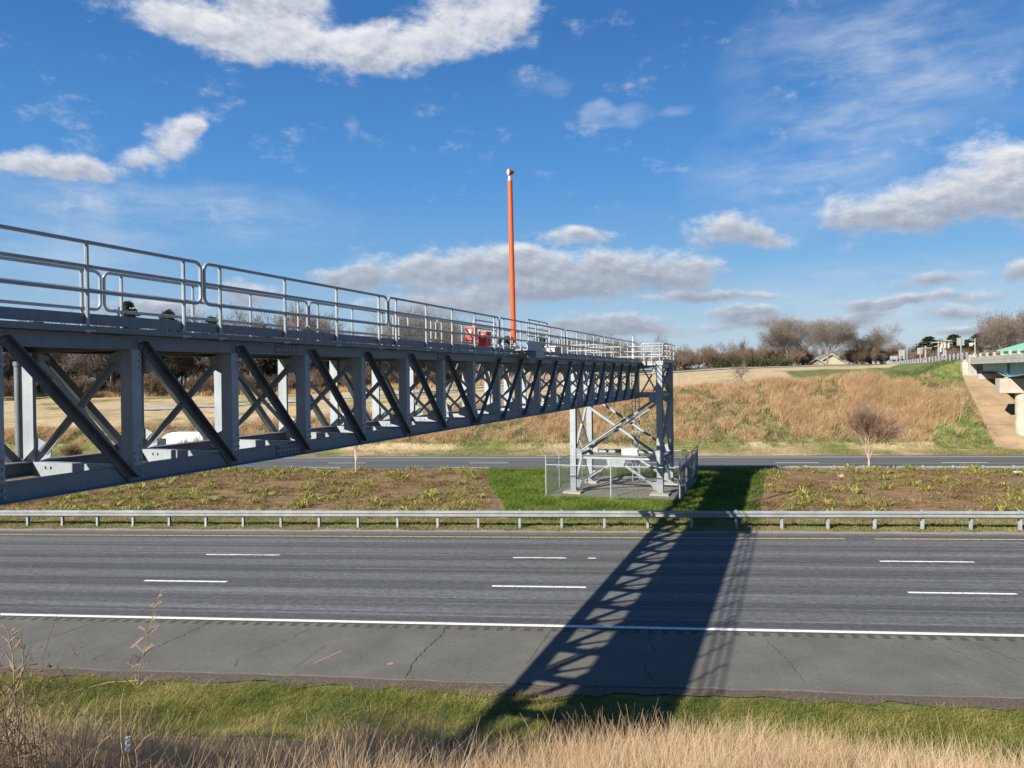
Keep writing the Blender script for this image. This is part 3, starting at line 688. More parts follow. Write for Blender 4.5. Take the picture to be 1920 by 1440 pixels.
# fence round the tower foot
FA0, FA1, FL0, FL1 = 35.35, 43.2, -5.1, 2.35
fb = B((FA0+FA1)/2, (FL0+FL1)/2, 0); fb.z = h1(fb.x, fb.y)
fence = empty('chain_link_fence', fb, 'chain link fence with barbed wire arms enclosing the gravel pad under the tower', 'fence')
def fpost(a, l, arm, top=2.05):
    g = zg(a, l); mb = MB(); mb.tube(B(a, l, g-.1), B(a, l, g+top), .038, 8)
    if arm: mb.tube(B(a, l, g+top), B(a+arm[0], l+arm[1], g+top+.34), .022, 6)
    mb.build('fence_post', M['pipe'], fence, True)
CS = [(FA0, FL0), (FA0, FL1), (FA1, FL1), (FA1, FL0)]
OUTV = {(FA0, FL0): (-.2, -.2), (FA0, FL1): None, (FA1, FL1): (.2, .2), (FA1, FL0): (.2, -.25)}
for i in range(4):
    (a0, l0), (a1, l1) = CS[i], CS[(i+1) % 4]; n = 2 if i in (0, 2) else 3
    for k in range(n):
        t = k/n; a, l = a0+(a1-a0)*t, l0+(l1-l0)*t
        arm = (OUTV[(a0, l0)] if k == 0 else [(None), (0, .3), (.3, 0), (0, -.3)][i])
        fpost(a, l, arm, 2.35 if k == 0 and i == 0 else 2.05)
    hm = 1.78; mb = MB(); L = math.hypot(a1-a0, l1-l0); m2 = MB()
    pt = lambda s_, h: B(a0+(a1-a0)*s_/L, l0+(l1-l0)*s_/L, zg(a0+(a1-a0)*s_/L, l0+(l1-l0)*s_/L)*1+h)
    g0, g1 = zg(a0, l0), zg(a1, l1)
    pt = lambda s_, h: B(a0+(a1-a0)*s_/L, l0+(l1-l0)*s_/L, g0+(g1-g0)*s_/L+h)
    pitch = .085
    k = -int(hm/pitch)
    while k*pitch < L:
        for sg in (1, -1):
            s0, s1 = k*pitch, k*pitch+hm; ha, hb_ = (.03, hm) if sg > 0 else (hm, .03)
            if s0 < 0: ha += (hb_-ha)*(-s0)/hm; s0 = 0
            if s1 > L: hb_ += (ha-hb_)*(s1-L)/(s1-s0); s1 = L
            if s1-s0 > .02: mb.tube(pt(s0, ha), pt(s1, hb_), .0034, 3)
        k += 1
    o = mb.build('wire_mesh', M['wire'], fence); o['kind'] = 'stuff'
    m2.tube(pt(0, hm), pt(L, hm), .024, 6); m2.tube(pt(0, .04), pt(L, .04), .005, 4)
    m2.build('fence_rail', M['pipe'], fence, True)
    m3 = MB()
    for hh in (1.98, 2.14, 2.3): m3.tube(pt(0, hh), pt(L, hh), .006, 4)
    m3.build('barbed_wire', M['wire'], fence)
g = MB(); NXg = 16
for i in range(NXg+1):
    for j in range(NXg+1):
        p = B(FA0+(FA1-FA0)*i/NXg, FL0+(FL1-FL0)*j/NXg, 0); g.v.append((p.x, p.y, h1(p.x, p.y)+.05))
g.f = [(i*(NXg+1)+j, (i+1)*(NXg+1)+j, (i+1)*(NXg+1)+j+1, i*(NXg+1)+j+1) for i in range(NXg) for j in range(NXg)]; g.mi = [0]*len(g.f)
tag(g.build('gravel_pad', M['padgravel'], smooth=True), 'pale gravel pad inside the chain link fence', 'gravel', kind='structure')

# mast, cabinets and lamp on the bridge deck
mp = B(20.0, -1.35, .625)
mast = empty('light_mast', mp, 'tall bright orange mast on the footbridge with a lamp head on top', 'light mast')
ln = Vector((-.012, 0, 1)).normalized()
MB().tube(mp+ln*.52, mp+ln*6.33, .096, 16, .088).build('pole', M['orange'], mast, True)
mb = MB(); mb.tube(mp, mp+ln*.03, .2, 12); mb.tube(mp+ln*.03, mp+ln*.40, .09, 12); mb.tube(mp+ln*.40, mp+ln*.43, .18, 12); mb.tube(mp+ln*.43, mp+ln*.52, .115, 12); mb.build('base_flange', M['white'], mast, True)
MB().tube(mp+ln*6.33, mp+ln*6.5, .095, 12, .06).build('collar', M['pipe'], mast, True)
hd = mp+ln*6.64; ax = Vector((.83, .45, .10)).normalized()
mb = MB(); mb.tube(mp+ln*6.5, hd, .03, 8); mb.tube(hd-ax*.06, hd-ax*.01, .125, 16, .125); mb.tube(hd-ax*.01, hd+ax*.11, .115, 16, .08); mb.tube(hd+ax*.11, hd+ax*.14, .06, 12)
lh = mb.build('lamp_head', M['red'], mast, True)
mb = MB(); mb.tube(hd-ax*.09, hd-ax*.06, .08, 16, .118); mb.tube(hd-ax*.10, hd-ax*.09, .05, 16, .08); mb.build('lamp_lens', M['white'], lh, True)
def cabinet(name, a, l, w, dd, h, legs, label):
    p = B(a, l, .625); c = empty(name, p, label, 'cabinet', 'orange cabinets on the bridge')
    rz = -BA+math.pi/2
    mb = MB(); mb.box(B(a, l, .625+legs+h/2), (w, dd, h), rz); o = mb.build('cabinet_body', M['red'], c, bevel=.012)
    mb = MB(); mb.box(B(a-w/2-.012, l, .625+legs+h/2), (.022, dd-.03, h-.03), rz); dr = mb.build('cabinet_door', M['red'], c, bevel=.006)
    mb = MB(); mb.box(B(a+w*.2, l+dd/2+.01, .625+legs+h/2), (w*.5, .02, h-.04), rz); mb.build('side_panel', M['red'], c, bevel=.004)
    mb = MB(); mb.box(B(a-w/2-.03, l+dd*.32, .625+legs+h*.5), (.02, .03, .09), rz); mb.box(B(a+w/2+.02, l+dd/2-.02, .625+legs+h*.45), (.05, .06, .06), rz); mb.build('handle', M['black'], dr)
    mb = MB(); mb.box(B(a-w/2-.026, l+.02, .625+legs+h*.68), (.004, .09, .12), rz); mb.build('notice_plate', M['white'], dr)
    for da in (-w/2+.05, w/2-.05):
        mb = MB(); mb.tube(B(a+da, l, .625), B(a+da, l, .625+legs), .028, 8); mb.build('leg', M['pipe'], c, True)
cabinet('electrical_cabinet', 17.0, -1.72, .27, .28, .44, .50, 'smaller orange cabinet on the bridge deck, the one beside the white posts')
cabinet('electrical_cabinet', 17.72, -1.55, .40, .32, .48, .34, 'larger orange cabinet on the bridge deck, the one nearer the mast')
mb = MB()
fl = empty('floodlight', B(19.3, -1.5, .625), 'small white floodlight on the deck at the foot of the orange mast', 'floodlight')
c = B(19.3, -1.5, .95); P = []
prof = [(-.02, .0), (-.0, .17), (.06, .21), (.15, .15), (.2, .03)]
for h, r in prof: P.append((c+UP*h, r))
mb = MB(); mb.pipe([p for p, _ in P], [r+.005 for _, r in P], 14); mb.build('lamp_housing', M['white'], fl, True)
mb = MB(); mb.tube(B(19.3, -1.5, .625), B(19.3, -1.5, .95), .03, 8); mb.tube(B(19.3, -1.5, 1.1), B(19.12, -1.5, 1.25), .02, 6); mb.build('lamp_stand', M['pipe'], fl, True)

# ------------------------------------------------------------------ guardrails
WB = [(0, 0), (.018, .012), (.08, .055), (.083, .10), (.012, .142), (.012, .168), (.083, .21), (.08, .255), (.018, .298), (0, .31)]
WB = WB+[(a-.008, b) for a, b in WB[::-1]]
def guardrail(name, x0, n, sp, yf, zfun, ht, label, cat, face=1, laps=2, step=True):
    g = empty(name, (x0+sp*n/2, yf(x0+sp*n/2), zfun(x0+sp*n/2)), label, cat)
    k = 0
    while k < n:
        e = min(n, k+laps); a, b = x0+sp*k, x0+sp*e
        o = .005 if (k//laps) % 2 else 0
        p0 = Vector((a-.16, yf(a)-face*(.12+o), zfun(a)+ht-.31)); p1 = Vector((b+.16, yf(b)-face*(.12+o), zfun(b)+ht-.31))
        if face < 0: p0, p1 = p1, p0
        mb = MB(); mb.prof(p0, p1, WB); d = (p1-p0).normalized()
        for q in (p0+d*.1, p0+d*.22, p1-d*.1, p1-d*.22):
            for hh in (.075, .235): mb.tube(q+Vector((0, -face*.075, hh)), q+Vector((0, -face*.095, hh)), .014, 6)
        for t in np.arange(.5, (b-a)/sp, .5): 
            q = p0+d*(.16+t*sp); mb.box(q+Vector((0, -face*.02, .155)), (.05, .012, .02))
        mb.build('rail', M['rail'], g); k = e
    for k in range(n+1):
        x = x0+sp*k; y = yf(x); z = zfun(x)
        mb = MB(); mb.hsec((x, y, z-.2), (x, y, z+ht+.02), .10, .15, (0, 1, 0), .009, .007); o = mb.build('post', M['steel'], g)
        MB().box((x, y-face*.10, z+ht-.14), (.10, .05, .33)).build('blockout', M['bolt'], o)
    return g
yg = lambda x: 34.80-.004*(x+5)
guardrail('guardrail', -29.5-1.92*4, 32, 1.92, yg, lambda x: zn(x)-.02, .79, 'long galvanised guardrail along the median edge of the near carriageway', 'guardrail')
guardrail('guardrail', -4.4, 20, 1.92, lambda x: 55.9, lambda x: zf(x)+.0, .78, 'galvanised guardrail beyond the median plants beside the opposite carriageway', 'guardrail', -1)
# approach rail on the crossing road embankment, seen from behind
def OB(v, s, z): return Vector((AB[0]+OD[0]*v+ON[0]*s, AB[1]+OD[1]*v+ON[1]*s, z))
ag = empty('guardrail', OB(20, .3, RZ), 'guardrail on top of the embankment leading up to the overpass', 'guardrail')
for k in range(27):
    v = 2.2+1.9*k; dz = -.008*v
    mb = MB(); p0, p1 = OB(v+1.9+.1, .36, RZ+.5+dz-.0152), OB(v-.1, .36, RZ+.5+dz)
    mb.prof(p0, p1, [(a*-1, b) for a, b in WB][::-1]); mb.build('rail', M['rail'], ag)
    mb = MB(); mb.hsec(OB(v, .2, RZ-.3+dz), OB(v, .2, RZ+.86+dz), .16, .16, (0, 1, 0), .02, .02); mb.build('post', M['rail'], ag)

# ------------------------------------------------------------------ overpass
ov = empty('overpass_bridge', OB(0, 6, 6), 'concrete overpass with pale teal girders crossing the highway', 'overpass')
def obox(mb, v0, v1, s0, s1, z0, z1):
    P = [OB(v, s, z) for z in (z0, z1) for v, s in ((v0, s0), (v0, s1), (v1, s1), (v1, s0))]
    return mb.add(P, [(0, 1, 2, 3), (7, 6, 5, 4), (0, 4, 5, 1), (1, 5, 6, 2), (2, 6, 7, 3), (3, 7, 4, 0)])
VE = -66
mb = MB(); obox(mb, -.05, VE, .35, 13, 7.50, 7.84); obox(mb, -.05, VE, .0, .35, 7.50, 7.83); mb.build('deck', M['concrete_grey'], ov)
v = -.05
while v > VE:
    e = max(VE, v-6.1)
    for s0, s1 in ((.03, .36), (12.7, 13)): obox(MB(), v, e+.015, s0, s1, 7.845, 8.22).build('parapet', M['concrete_grey'], ov)
    v = e
v = -.9
for k in range(26):
    mb = MB(); s0, s1 = .06, .3
    P = [OB(v+a, s, z) for z, q in ((8.22, .16), (8.56, .10)) for a, s in ((-q, s0), (-q, s1), (q, s1), (q, s0))]
    mb.add(P, [(0, 1, 2, 3), (7, 6, 5, 4), (0, 4, 5, 1), (1, 5, 6, 2), (2, 6, 7, 3), (3, 7, 4, 0)]); mb.build('parapet_post', M['concrete'], ov); v -= 2.4
mb = MB(); mb.tube(OB(0, .18, 8.47), OB(VE, .18, 8.47), .03, 6); mb.build('parapet_rail', M['pipe'], ov)
mb = MB(); obox(mb, 1.1, -.02, -.12, .62, 5.9, 8.47); obox(mb, 1.1, .3, .62, 13, 5.9, 7.48); obox(mb, .3, -.9, .62, 13, 5.9, 6.5); mb.build('abutment', M['concrete_grey'], ov)
mb = MB(); mb.add([OB(v, s, z) for s in (-.32, -.12) for v, z in ((1.0, 6.0), (4.6, 7.6), (4.6, 8.0), (1.0, 8.0))], [(0, 1, 2, 3), (7, 6, 5, 4), (0, 4, 5, 1), (1, 5, 6, 2), (2, 6, 7, 3), (3, 7, 4, 0)])
mb.add([OB(v, s, z) for s in (-.62, -.12) for v, z in ((-.0, 6.1), (1.1, 6.4), (1.1, 7.75), (.4, 7.75))], [(0, 1, 2, 3), (7, 6, 5, 4), (0, 4, 5, 1), (1, 5, 6, 2), (2, 6, 7, 3), (3, 7, 4, 0)]); mb.build('wing_wall', M['concrete'], ov)
PV = -9.65
prof = [(-.3, 7.495), (-.3, 6.75), (-4.4, 6.75)]+[(-4.4-5.2*t, 6.75-.55*t**1.8) for t in np.linspace(.12, 1, 9)]+[(PV-5.3*t, 6.2+.3*t) for t in np.linspace(.2, 1, 5)]+[(VE, 6.5), (VE, 7.495)]
for gi, s in enumerate((.95, 4.3, 7.7, 11.1)):
    mb = MB(); mb.poly([OB(v, s, z) for v, z in prof], .02, (ON[0], ON[1], 0))
    for (v0, z0), (v1, z1) in zip(prof[1:-2], prof[2:-1]):
        mb.beam(OB(v0, s+.01, z0), OB(v1, s+.01, z1), .42, .03)
    o = mb.build('girder', M['teal'], ov)
    for v, w in ((-.7, .2), (PV, .34), (PV-6, .16), (PV-12, .16)):
        z0 = 6.76 if v > -4 else 6.22 if v > -11 else 6.45
        obox(MB(), v+w/2, v-w/2, s-.17, s-.002, z0, 7.49).build('bearing_stiffener', M['tealdark'] if gi == 0 else M['teal'], o)
mb = MB(); obox(mb, PV+.7, PV-.7, .02, 13, 4.75, 6.08); obox(mb, PV+.3, PV-.3, .6, 1.3, 6.08, 6.185); obox(mb, PV+.3, PV-.3, 4, 4.6, 6.08, 6.185); mb.build('pier_cap', M['concrete'], ov, bevel=.03)
for s in (2.05, 6.6, 11.2):
    g = h1(*OB(PV, s, 0)[:2]); mb = MB(); mb.tube(OB(PV, s, g-.3), OB(PV, s, 4.75), .62, 24); mb.build('pier_column', M['concrete'], ov, True)
for v in (-34,):
    mb = MB(); obox(mb, v+.7, v-.7, .02, 13, 4.9, 6.3); mb.build('pier_cap', M['concrete'], ov)
    for s in (2.05, 6.6, 11.2):
        mb = MB(); mb.tube(OB(v, s, -.3), OB(v, s, 4.9), .62, 20); mb.build('pier_column', M['concrete'], ov, True)
mb = MB(); NV = 30
for i in range(NV+1):
    v = 1.0-14.2*i/NV
    for j in range(17):
        fl_ = -.72 if j == 0 else -.7+15*(j-1)/15
        p = OB(v, fl_, 0); mb.v.append((p.x, p.y, max(RZ-.9-(1.5-v)*.53, zf(p.x)-.03)+(.06 if j else -.55)))
mb.f = [(i*17+j, i*17+j+1, (i+1)*17+j+1, (i+1)*17+j)[::-1] for i in range(NV) for j in range(16)]; mb.mi = [0]*len(mb.f)
pav = mb.build('slope_paving', M['tancon'])
tag(pav, 'clay stained concrete slope paving under the overpass', 'paving', kind='structure')

mb = MB(); pz = lambda v: RZ-.9-(1.5-v)*.53+.066
for v in (-2.2, -5.4, -8.6): mb.quad(OB(v, -.68, pz(v)), OB(v, 14, pz(v)), OB(v-.035, 14, pz(v-.035)), OB(v-.035, -.68, pz(v-.035)))
for s_ in (2.6, 6.0, 9.4): mb.quad(OB(.9, s_, pz(.9)), OB(.9, s_+.035, pz(.9)), OB(-12, s_+.035, pz(-12)), OB(-12, s_, pz(-12)))
o = mb.build('paving_joint', M['slot'], pav); o['kind'] = 'stuff'

# ------------------------------------------------------------------ signs, poles, flag, buildings, van
def yup(px, Z, y, x=None):   # world height shown in row y at that distance
    return CZ - (y-(703-.011*(px-960)))/1442*Z
def sign(name, px, Z, w, h, ytop, ybase, label, posts=1, cat='road sign', extra=None, m='signback', group='backs of road signs by the crossing road'):
    x, y = at(px, Z); zb = min(h1(x, y), yup(px, Z, ybase)); zt = yup(px, Z, ytop)
    e = empty(name, (x, y, zb), label, cat, group, YAW)
    X = Vector((math.cos(YAW), math.sin(YAW), 0)); Y_ = Vector((-X.y, X.x, 0)); c = Vector((x, y, zt-h/2))
    mb = MB(); mb.box(c+Y_*.06, (w, .02, h), YAW); mb.build('sign_panel', M[m], e, bevel=.004)
    for k in range(posts):
        off = (k-(posts-1)/2)*w*.6; mb = MB(); mb.beam(Vector((x, y, zb-.2))+X*off, Vector((x, y, zt-.05))+X*off, .11, .09, Y_); mb.build('sign_post', M['steel'], e)
    for dx, dz, ew, eh in extra or ():
        mb = MB(); mb.box(c+X*dx+UP*dz+Y_*.06, (ew, .02, eh), YAW); mb.build('sign_panel', M[m], e)
    # builds are in unrotated space: undo the empty's turn
    e.rotation_euler = (0, 0, 0)
    return e
sign('road_sign', 1802, 85, .84, .84, 633.5, 673, 'large square sign back on a single post nearest the overpass abutment')
sign('road_sign', 1725.5, 108, .72, .92, 652, 676, 'upright cream sign back on one thin post halfway along the embankment guardrail')
sign('road_sign', 1692, 122, 1.05, .95, 656, 682, 'pair of posts carrying a big pale sign back with smaller panels beneath', 2, extra=((-.3, -.72, .42, .4), (.3, -.72, .42, .4)))
sign('road_sign', 1677, 128, 1.35, .58, 667.5, 681, 'low wide white sign board on two short posts, leftmost by the crossing road', 2)
sign('marker_post', 1701, 118, .14, .5, 651, 682, 'thin grey bare post between the pale sign pair and the cream sign', 1, 'post', group=None)
x, y = at(1766, 122)
sign('information_sign', 1765.5, 122, .46, .55, 663.5, 680, 'small blue information sign low behind the guardrail', 1, 'sign', m='bluesign', group=None)
sign('information_sign', 1770.5, 122.6, .34, .52, 664, 680, 'small white sign beside the little blue sign', 1, 'sign', m='white', group=None)
def upole(px, Z, ytop, ybase, label, arms, cans):
    x, y = at(px, Z); zt = yup(px, Z, ytop); zb = h1(x, y)-.3
    e = empty('utility_pole', (x, y, zb), label, 'utility pole', 'utility poles by the crossing road')
    MB().tube((x, y, zb), (x, y, zt), .16, 8, .11).build('pole', M['polewood'], e, True)
    for dz, w in arms:
        MB().beam((x-w/2*r0.x, y-w/2*r0.y-.15, zt-dz), (x+w/2*r0.x, y+w/2*r0.y-.15, zt-dz), .12, .14).build('crossarm', M['polewood'], e)
    for dx, dz in cans:
        mb = MB(); q = Vector((x, y, zt-dz))+r0*dx-f0*.25; mb.tube(q, q+UP*.8, .2, 10); mb.tube(q+UP*.8, q+UP*1.0, .05, 6); mb.build('transformer', M['signback'], e, True)
    return Vector((x, y, zt))
t1 = upole(1735.6, 128, 648.7, 676, 'bare utility pole with one crossarm, left of the transformer poles', [(.35, 1.9)], [])
t2 = upole(1760, 128, 638.7, 672, 'utility pole with two crossarms and one transformer can', [(.3, 2.2), (.95, 1.5)], [(.25, 1.9)])
t3 = upole(1773.4, 128, 636, 672, 'tallest utility pole with a row of three white transformers', [(.25, 2.0)], [(-.75, 1.5), (-.25, 1.5), (.35, 1.5)])
t4 = upole(1770, 131, 641, 672, 'utility pole just left of the tallest one, close behind it', [(.5, 1.4)], [])
# flag
x, y = at(1828.5, 100); zt = yup(1828, 100, 636)
fg = empty('flagpole', (x, y, h1(x, y)), 'white flagpole beyond the parapet with the flag blowing to the left', 'flagpole')
mb = MB(); mb.tube((x, y, h1(x, y)), (x, y, zt), .055, 8, .035); mb.tube((x, y, zt), (x, y, zt+.08), .06, 8); mb.build('pole', M['white'], fg, True)
mb = MB(); W_, H_, nxf, nyf = .72, .42, 12, 13
def fpt(u, v):
    q = Vector((x, y, zt-.28))-r0*(u*W_)+UP*(-v*H_-.22*u**1.2+.03*math.sin(u*7)); return q+f0*(.09*math.sin(u*8+v))
for i in range(nxf):
    for j in range(nyf):
        mb.cur = 2 if (i < 5 and j < 7) else (0 if j % 2 == 0 else 1)
        mb.quad(fpt(i/nxf, j/nyf), fpt((i+1)/nxf, j/nyf), fpt((i+1)/nxf, (j+1)/nyf), fpt(i/nxf, (j+1)/nyf))
fl2 = empty('flag', (x, y, zt-.3), 'small red white and blue striped flag flying from the white pole', 'flag')
mb.build('cloth', [M['flagred'], M['flagwhite'], M['flagblue']], fl2)
# teal roofed building beyond the overpass
def hip_building(px, Z, w, d, eave, rise, label):
    x, y = at(px, Z); zb = h1(x, y)-.2; e = empty('roadside_building', (x+w/2*r0.x, y+w/2*r0.y, zb), label, 'building')
    o = Vector((x, y, 0)); q = lambda a, b, z: o+r0*a+f0*b+UP*z
    mb = MB(); P = [q(a, b, z) for z in (zb, eave) for a, b in ((.6, .6), (w-.6, .6), (w-.6, d-.6), (.6, d-.6))]
    mb.add(P, [(0, 1, 5, 4), (1, 2, 6, 5), (2, 3, 7, 6), (3, 0, 4, 7)]); wl = mb.build('wall', M['tealroof'], e)
    mb = MB(); h = min(w, d)/2
    P = [q(0, 0, eave), q(w, 0, eave), q(w, d, eave), q(0, d, eave), q(w/2-.1, h, eave+rise), q(w/2+.1, h, eave+rise)]
    P2 = [p-UP*.18 for p in P[:4]]
    mb.add(P+P2, [(0, 1, 5, 4), (1, 2, 5), (2, 3, 4, 5), (3, 0, 4), (0, 6, 7, 1), (1, 7, 8, 2), (2, 8, 9, 3), (3, 9, 6, 0), (9, 8, 7, 6)]); mb.build('roof', M['tealroof'], e)
    for k in range(int(w/3)):
        f = MB(); c = q(1.8+3*k, .58, (zb+eave)/2+.3); f.box(c, (1.3, .06, 1.3), YAW); fo = f.build('window', M['white'], e)
        f = MB(); f.box(c-f0*.035, (1.1, .02, 1.1), YAW); f.build('pane', M['glass'], fo)
hip_building(2010, 122, 19, 19, yup(1873, 141, 657), 3.9, 'low building with a bright teal hipped metal roof behind the overpass')
def house(px, Z, label):
    x, y = at(px, Z); zb = yup(px, Z, 664)-4.7; e = empty('house', (x, y, zb), label, 'house'); o = Vector((x, y, 0)); q = lambda a, b, z: o+r0*a+f0*b+UP*z
    ev, pk = zb+2.7, zb+4.7
    mb = MB(); P = [q(-3.4, 0, zb), q(3.4, 0, zb), q(3.4, 0, ev), q(0, 0, pk), q(-3.4, 0, ev)]+[q(-3.4, 9, zb), q(3.4, 9, zb), q(3.4, 9, ev), q(0, 9, pk), q(-3.4, 9, ev)]
    mb.add(P, [(0, 1, 2, 3, 4), (9, 8, 7, 6, 5), (1, 6, 7, 2), (5, 0, 4, 9)])
    P = [q(-6.6, -1.6, zb), q(-2.2, -1.6, zb), q(-2.2, -1.6, ev-.4), q(-4.4, -1.6, ev+.9), q(-6.6, -1.6, ev-.4), q(-6.6, 5, zb), q(-2.2, 5, zb), q(-2.2, 5, ev-.4), q(-4.4, 5, ev+.9), q(-6.6, 5, ev-.4)]
    mb.add(P, [(0, 1, 2, 3, 4), (9, 8, 7, 6, 5), (1, 6, 7, 2), (5, 0, 4, 9)]); mb.build('wall', M['cream'], e)
    mb = MB()
    for cx, wd, e0, p0, y0, y1 in ((0, 3.8, ev-.2, pk+.06, -.4, 9.4), (-4.4, 2.6, ev-.55, ev+.96, -2, 5)):
        for sg in (-1, 1): mb.poly([q(cx, y0, p0), q(cx, y1, p0), q(cx+sg*wd, y1, e0), q(cx+sg*wd, y0, e0)], .12, (0, 0, 1))
    mb.build('roof', M['greyroof'], e)
    mb = MB()
    for cx, wd, e0, p0, y0 in ((0, 3.8, ev-.2, pk+.06, -.44), (-4.4, 2.6, ev-.55, ev+.96, -2.04)):
        for sg in (-1, 1): mb.beam(q(cx, y0, p0), q(cx+sg*wd, y0, e0), .04, .3)
    mb.build('fascia_trim', M['cream'], e)
    for a, b in ((-1.6, 0), (1.6, 0), (-4.4, -1.6)):
        f = MB(); f.box(q(a, b-.03, zb+1.5), (1.0, .06, 1.2), YAW); w_ = f.build('window', M['white'], e)
        f = MB(); f.box(q(a, b-.065, zb+1.5), (.8, .02, 1.0), YAW); f.build('pane', M['glass'], w_)
house(1559, 188, 'small cream gabled house among the bare trees across the field')
# white van on the far carriageway
vx, vy = at_y(336, 67.0); vz = zf(vx)+.004
van = empty('panel_van', (vx, vy, vz), 'white high roof panel van driving left on the opposite carriageway', 'van')
Lh, Wd = 2.85, 1.0
side = [(-2.85, .42), (-2.88, .85), (-2.75, 1.12), (-2.0, 1.30), (-1.15, 2.25), (-.8, 2.52), (-.2, 2.66), (2.7, 2.66), (2.84, 2.5), (2.88, .42)]
def vsec(w, ins):   # body as a loft of the side outline across the width with tumblehome
    return [Vector((vx+a, vy+w*(1-ins*max(0, (b-1.2)/1.5)), vz+b)) for a, b in side]
mb = MB(); n = len(side); secs = [vsec(-Wd, .10), vsec(-Wd*.93, .08), vsec(Wd*.93, .08), vsec(Wd, .10)]
for k, (ss, sh) in enumerate(zip(secs, (.97, 1, 1, .97))):
    c = Vector((vx, ss[0].y, vz+1.4))
    for p in ss: mb.v.append((c.x+(p.x-c.x)*sh, p.y, c.z+(p.z-c.z)*sh))
mb.f = [(k*n+i, k*n+(i+1) % n, (k+1)*n+(i+1) % n, (k+1)*n+i) for k in range(3) for i in range(n)]+[tuple(range(n-1, -1, -1)), tuple(range(3*n, 4*n))]; mb.mi = [0]*len(mb.f)
mb.build('body', M['vanwhite'], van, bevel=.04)
mb = MB(); mb.add([(vx-1.90, vy-1.01, vz+1.45), (vx-.85, vy-1.01, vz+1.45), (vx-.85, vy-.985, vz+2.1), (vx-1.36, vy-.985, vz+2.1)], [(0, 1, 2, 3)]); mb.build('side_window', M['glass'], van)
mb = MB(); mb.add([(vx-1.99, vy-.8, vz+1.36), (vx-1.99, vy+.8, vz+1.36), (vx-1.2, vy+.74, vz+2.24), (vx-1.2, vy-.74, vz+2.24)], [(0, 1, 2, 3)]); mb.build('windscreen', M['glass'], van)
mb = MB(); mb.box((vx-1.7, vy-1.1, vz+1.42), (.14, .2, .28)); mb.build('wing_mirror', M['black'], van)
for a in (-1.75, 1.75):
    for b in (-.82, .82):
        mb = MB(); mb.tube((vx+a, vy+b-.12, vz+.35), (vx+a, vy+b+.12, vz+.35), .35, 20); wo = mb.build('wheel', M['black'], van, True)
        mb = MB(); sg = -1 if b < 0 else 1; mb.tube((vx+a, vy+b+sg*.121, vz+.35), (vx+a, vy+b+sg*.14, vz+.35), .2, 14); mb.build('rim', M['pipe'], wo, True)
mb = MB(); mb.box((vx-2.85, vy, vz+.45), (.14, 1.9, .25)); mb.box((vx+2.85, vy, vz+.45), (.12, 1.9, .2)); mb.build('bumper', M['black'], van)
for b in (-.7, .7): mb = MB(); mb.box((vx-2.70, vy+b*1.05, vz+.98), (.25, .3, .22)); mb.build('headlight', M['signback'], van, bevel=.03)
mb = MB(); 
for a in (-.65, .75, 2.0): mb.box((vx+a, vy-1.003, vz+1.25), (.02, .012, 1.6))
mb.box((vx+.7, vy-1.006, vz+.62), (4, .02, .1)); mb.build('door_seam', M['bolt'], van)

# ------------------------------------------------------------------ trees
def grow(seed, Ht, trunk, r, levels=4, nb=2, ang=42, up=.12, wob=.16, shrink=.62, stems=1, stemang=16, minr=.008):
    """recursive bare tree of height Ht standing at the origin -> list of (p0,p1,r0,r1,level)"""
    rg = random.Random(seed); segs = []
    def br(p, d, L, r, lev, start):
        n = 4 if lev == 0 else 3
        for i in range(n):
            d = (d+Vector((rg.gauss(0, wob), rg.gauss(0, wob), rg.gauss(0, wob)*.6+up*(lev > 0)))).normalized()
            q = p+d*L/n; r1 = max(minr, r*(.80 if lev else .86)); segs.append((p, q, r, r1, lev)); p, r = q, r1
            if lev < levels and i >= start:
                for _ in range(nb if i < n-1 else nb+1):
                    a = R(rg.uniform(ang*.55, ang*1.25)); ax = d.orthogonal().normalized(); ax.rotate(Matrix.Rotation(rg.uniform(0, 6.283), 3, d))
                    c = d.copy(); c.rotate(Matrix.Rotation(a, 3, ax)); br(p, c, L*rg.uniform(shrink*.75, shrink*1.2), max(minr, r*.62), lev+1, 0)
    for k in range(stems):
        d = Vector((0, 0, 1))
        if stems > 1: d.rotate(Matrix.Rotation(R(stemang*rg.uniform(.5, 1.3)), 3, Vector((math.cos(6.283*k/stems+rg.random()), math.sin(6.283*k/stems+rg.random()), 0))))
        br(Vector((0, 0, 0)), d, Ht*trunk, r*(1 if k == 0 else .8), 0, 1 if trunk > .3 else 2)
    top = max(s[1].z for s in segs); f = Ht/top
    return [(a*f, b*f, r0, r1, l) for a, b, r0, r1, l in segs]
def seg_arrays(segs, split, tw=1.0, rng=RNG, sides=5):
    """limbs (levels < split) as tapered prisms, the rest as slim twig ribbons"""
    mb = MB()
    for a, b, r0_, r1_, l in segs:
        if l < split: mb.tube(a, b, r0_, sides, r1_)
    T = [s for s in segs if s[4] >= split]
    a = np.array([tuple(s[0]) for s in T]); b = np.array([tuple(s[1]) for s in T]); w0 = np.array([s[2] for s in T])*tw; w1 = np.array([s[3] for s in T])*tw
    d = b-a; d /= np.linalg.norm(d, axis=1)[:, None]+1e-9; rv = rng.normal(size=d.shape); sd = np.cross(d, rv); sd /= np.linalg.norm(sd, axis=1)[:, None]+1e-9
    V = np.stack([a-sd*w0[:, None], a+sd*w0[:, None], b+sd*w1[:, None], b-sd*w1[:, None]], 1).reshape(-1, 3); F = np.arange(len(V)).reshape(-1, 4)
    return mb, V, F
KINDS = {}
def kind(name, segs, split, bark, twig, tw=1.0):
    mb, V, F = seg_arrays(segs, split, tw)
    KINDS[name] = (mb, V, F, bark, twig, max(s[1].z for s in segs))
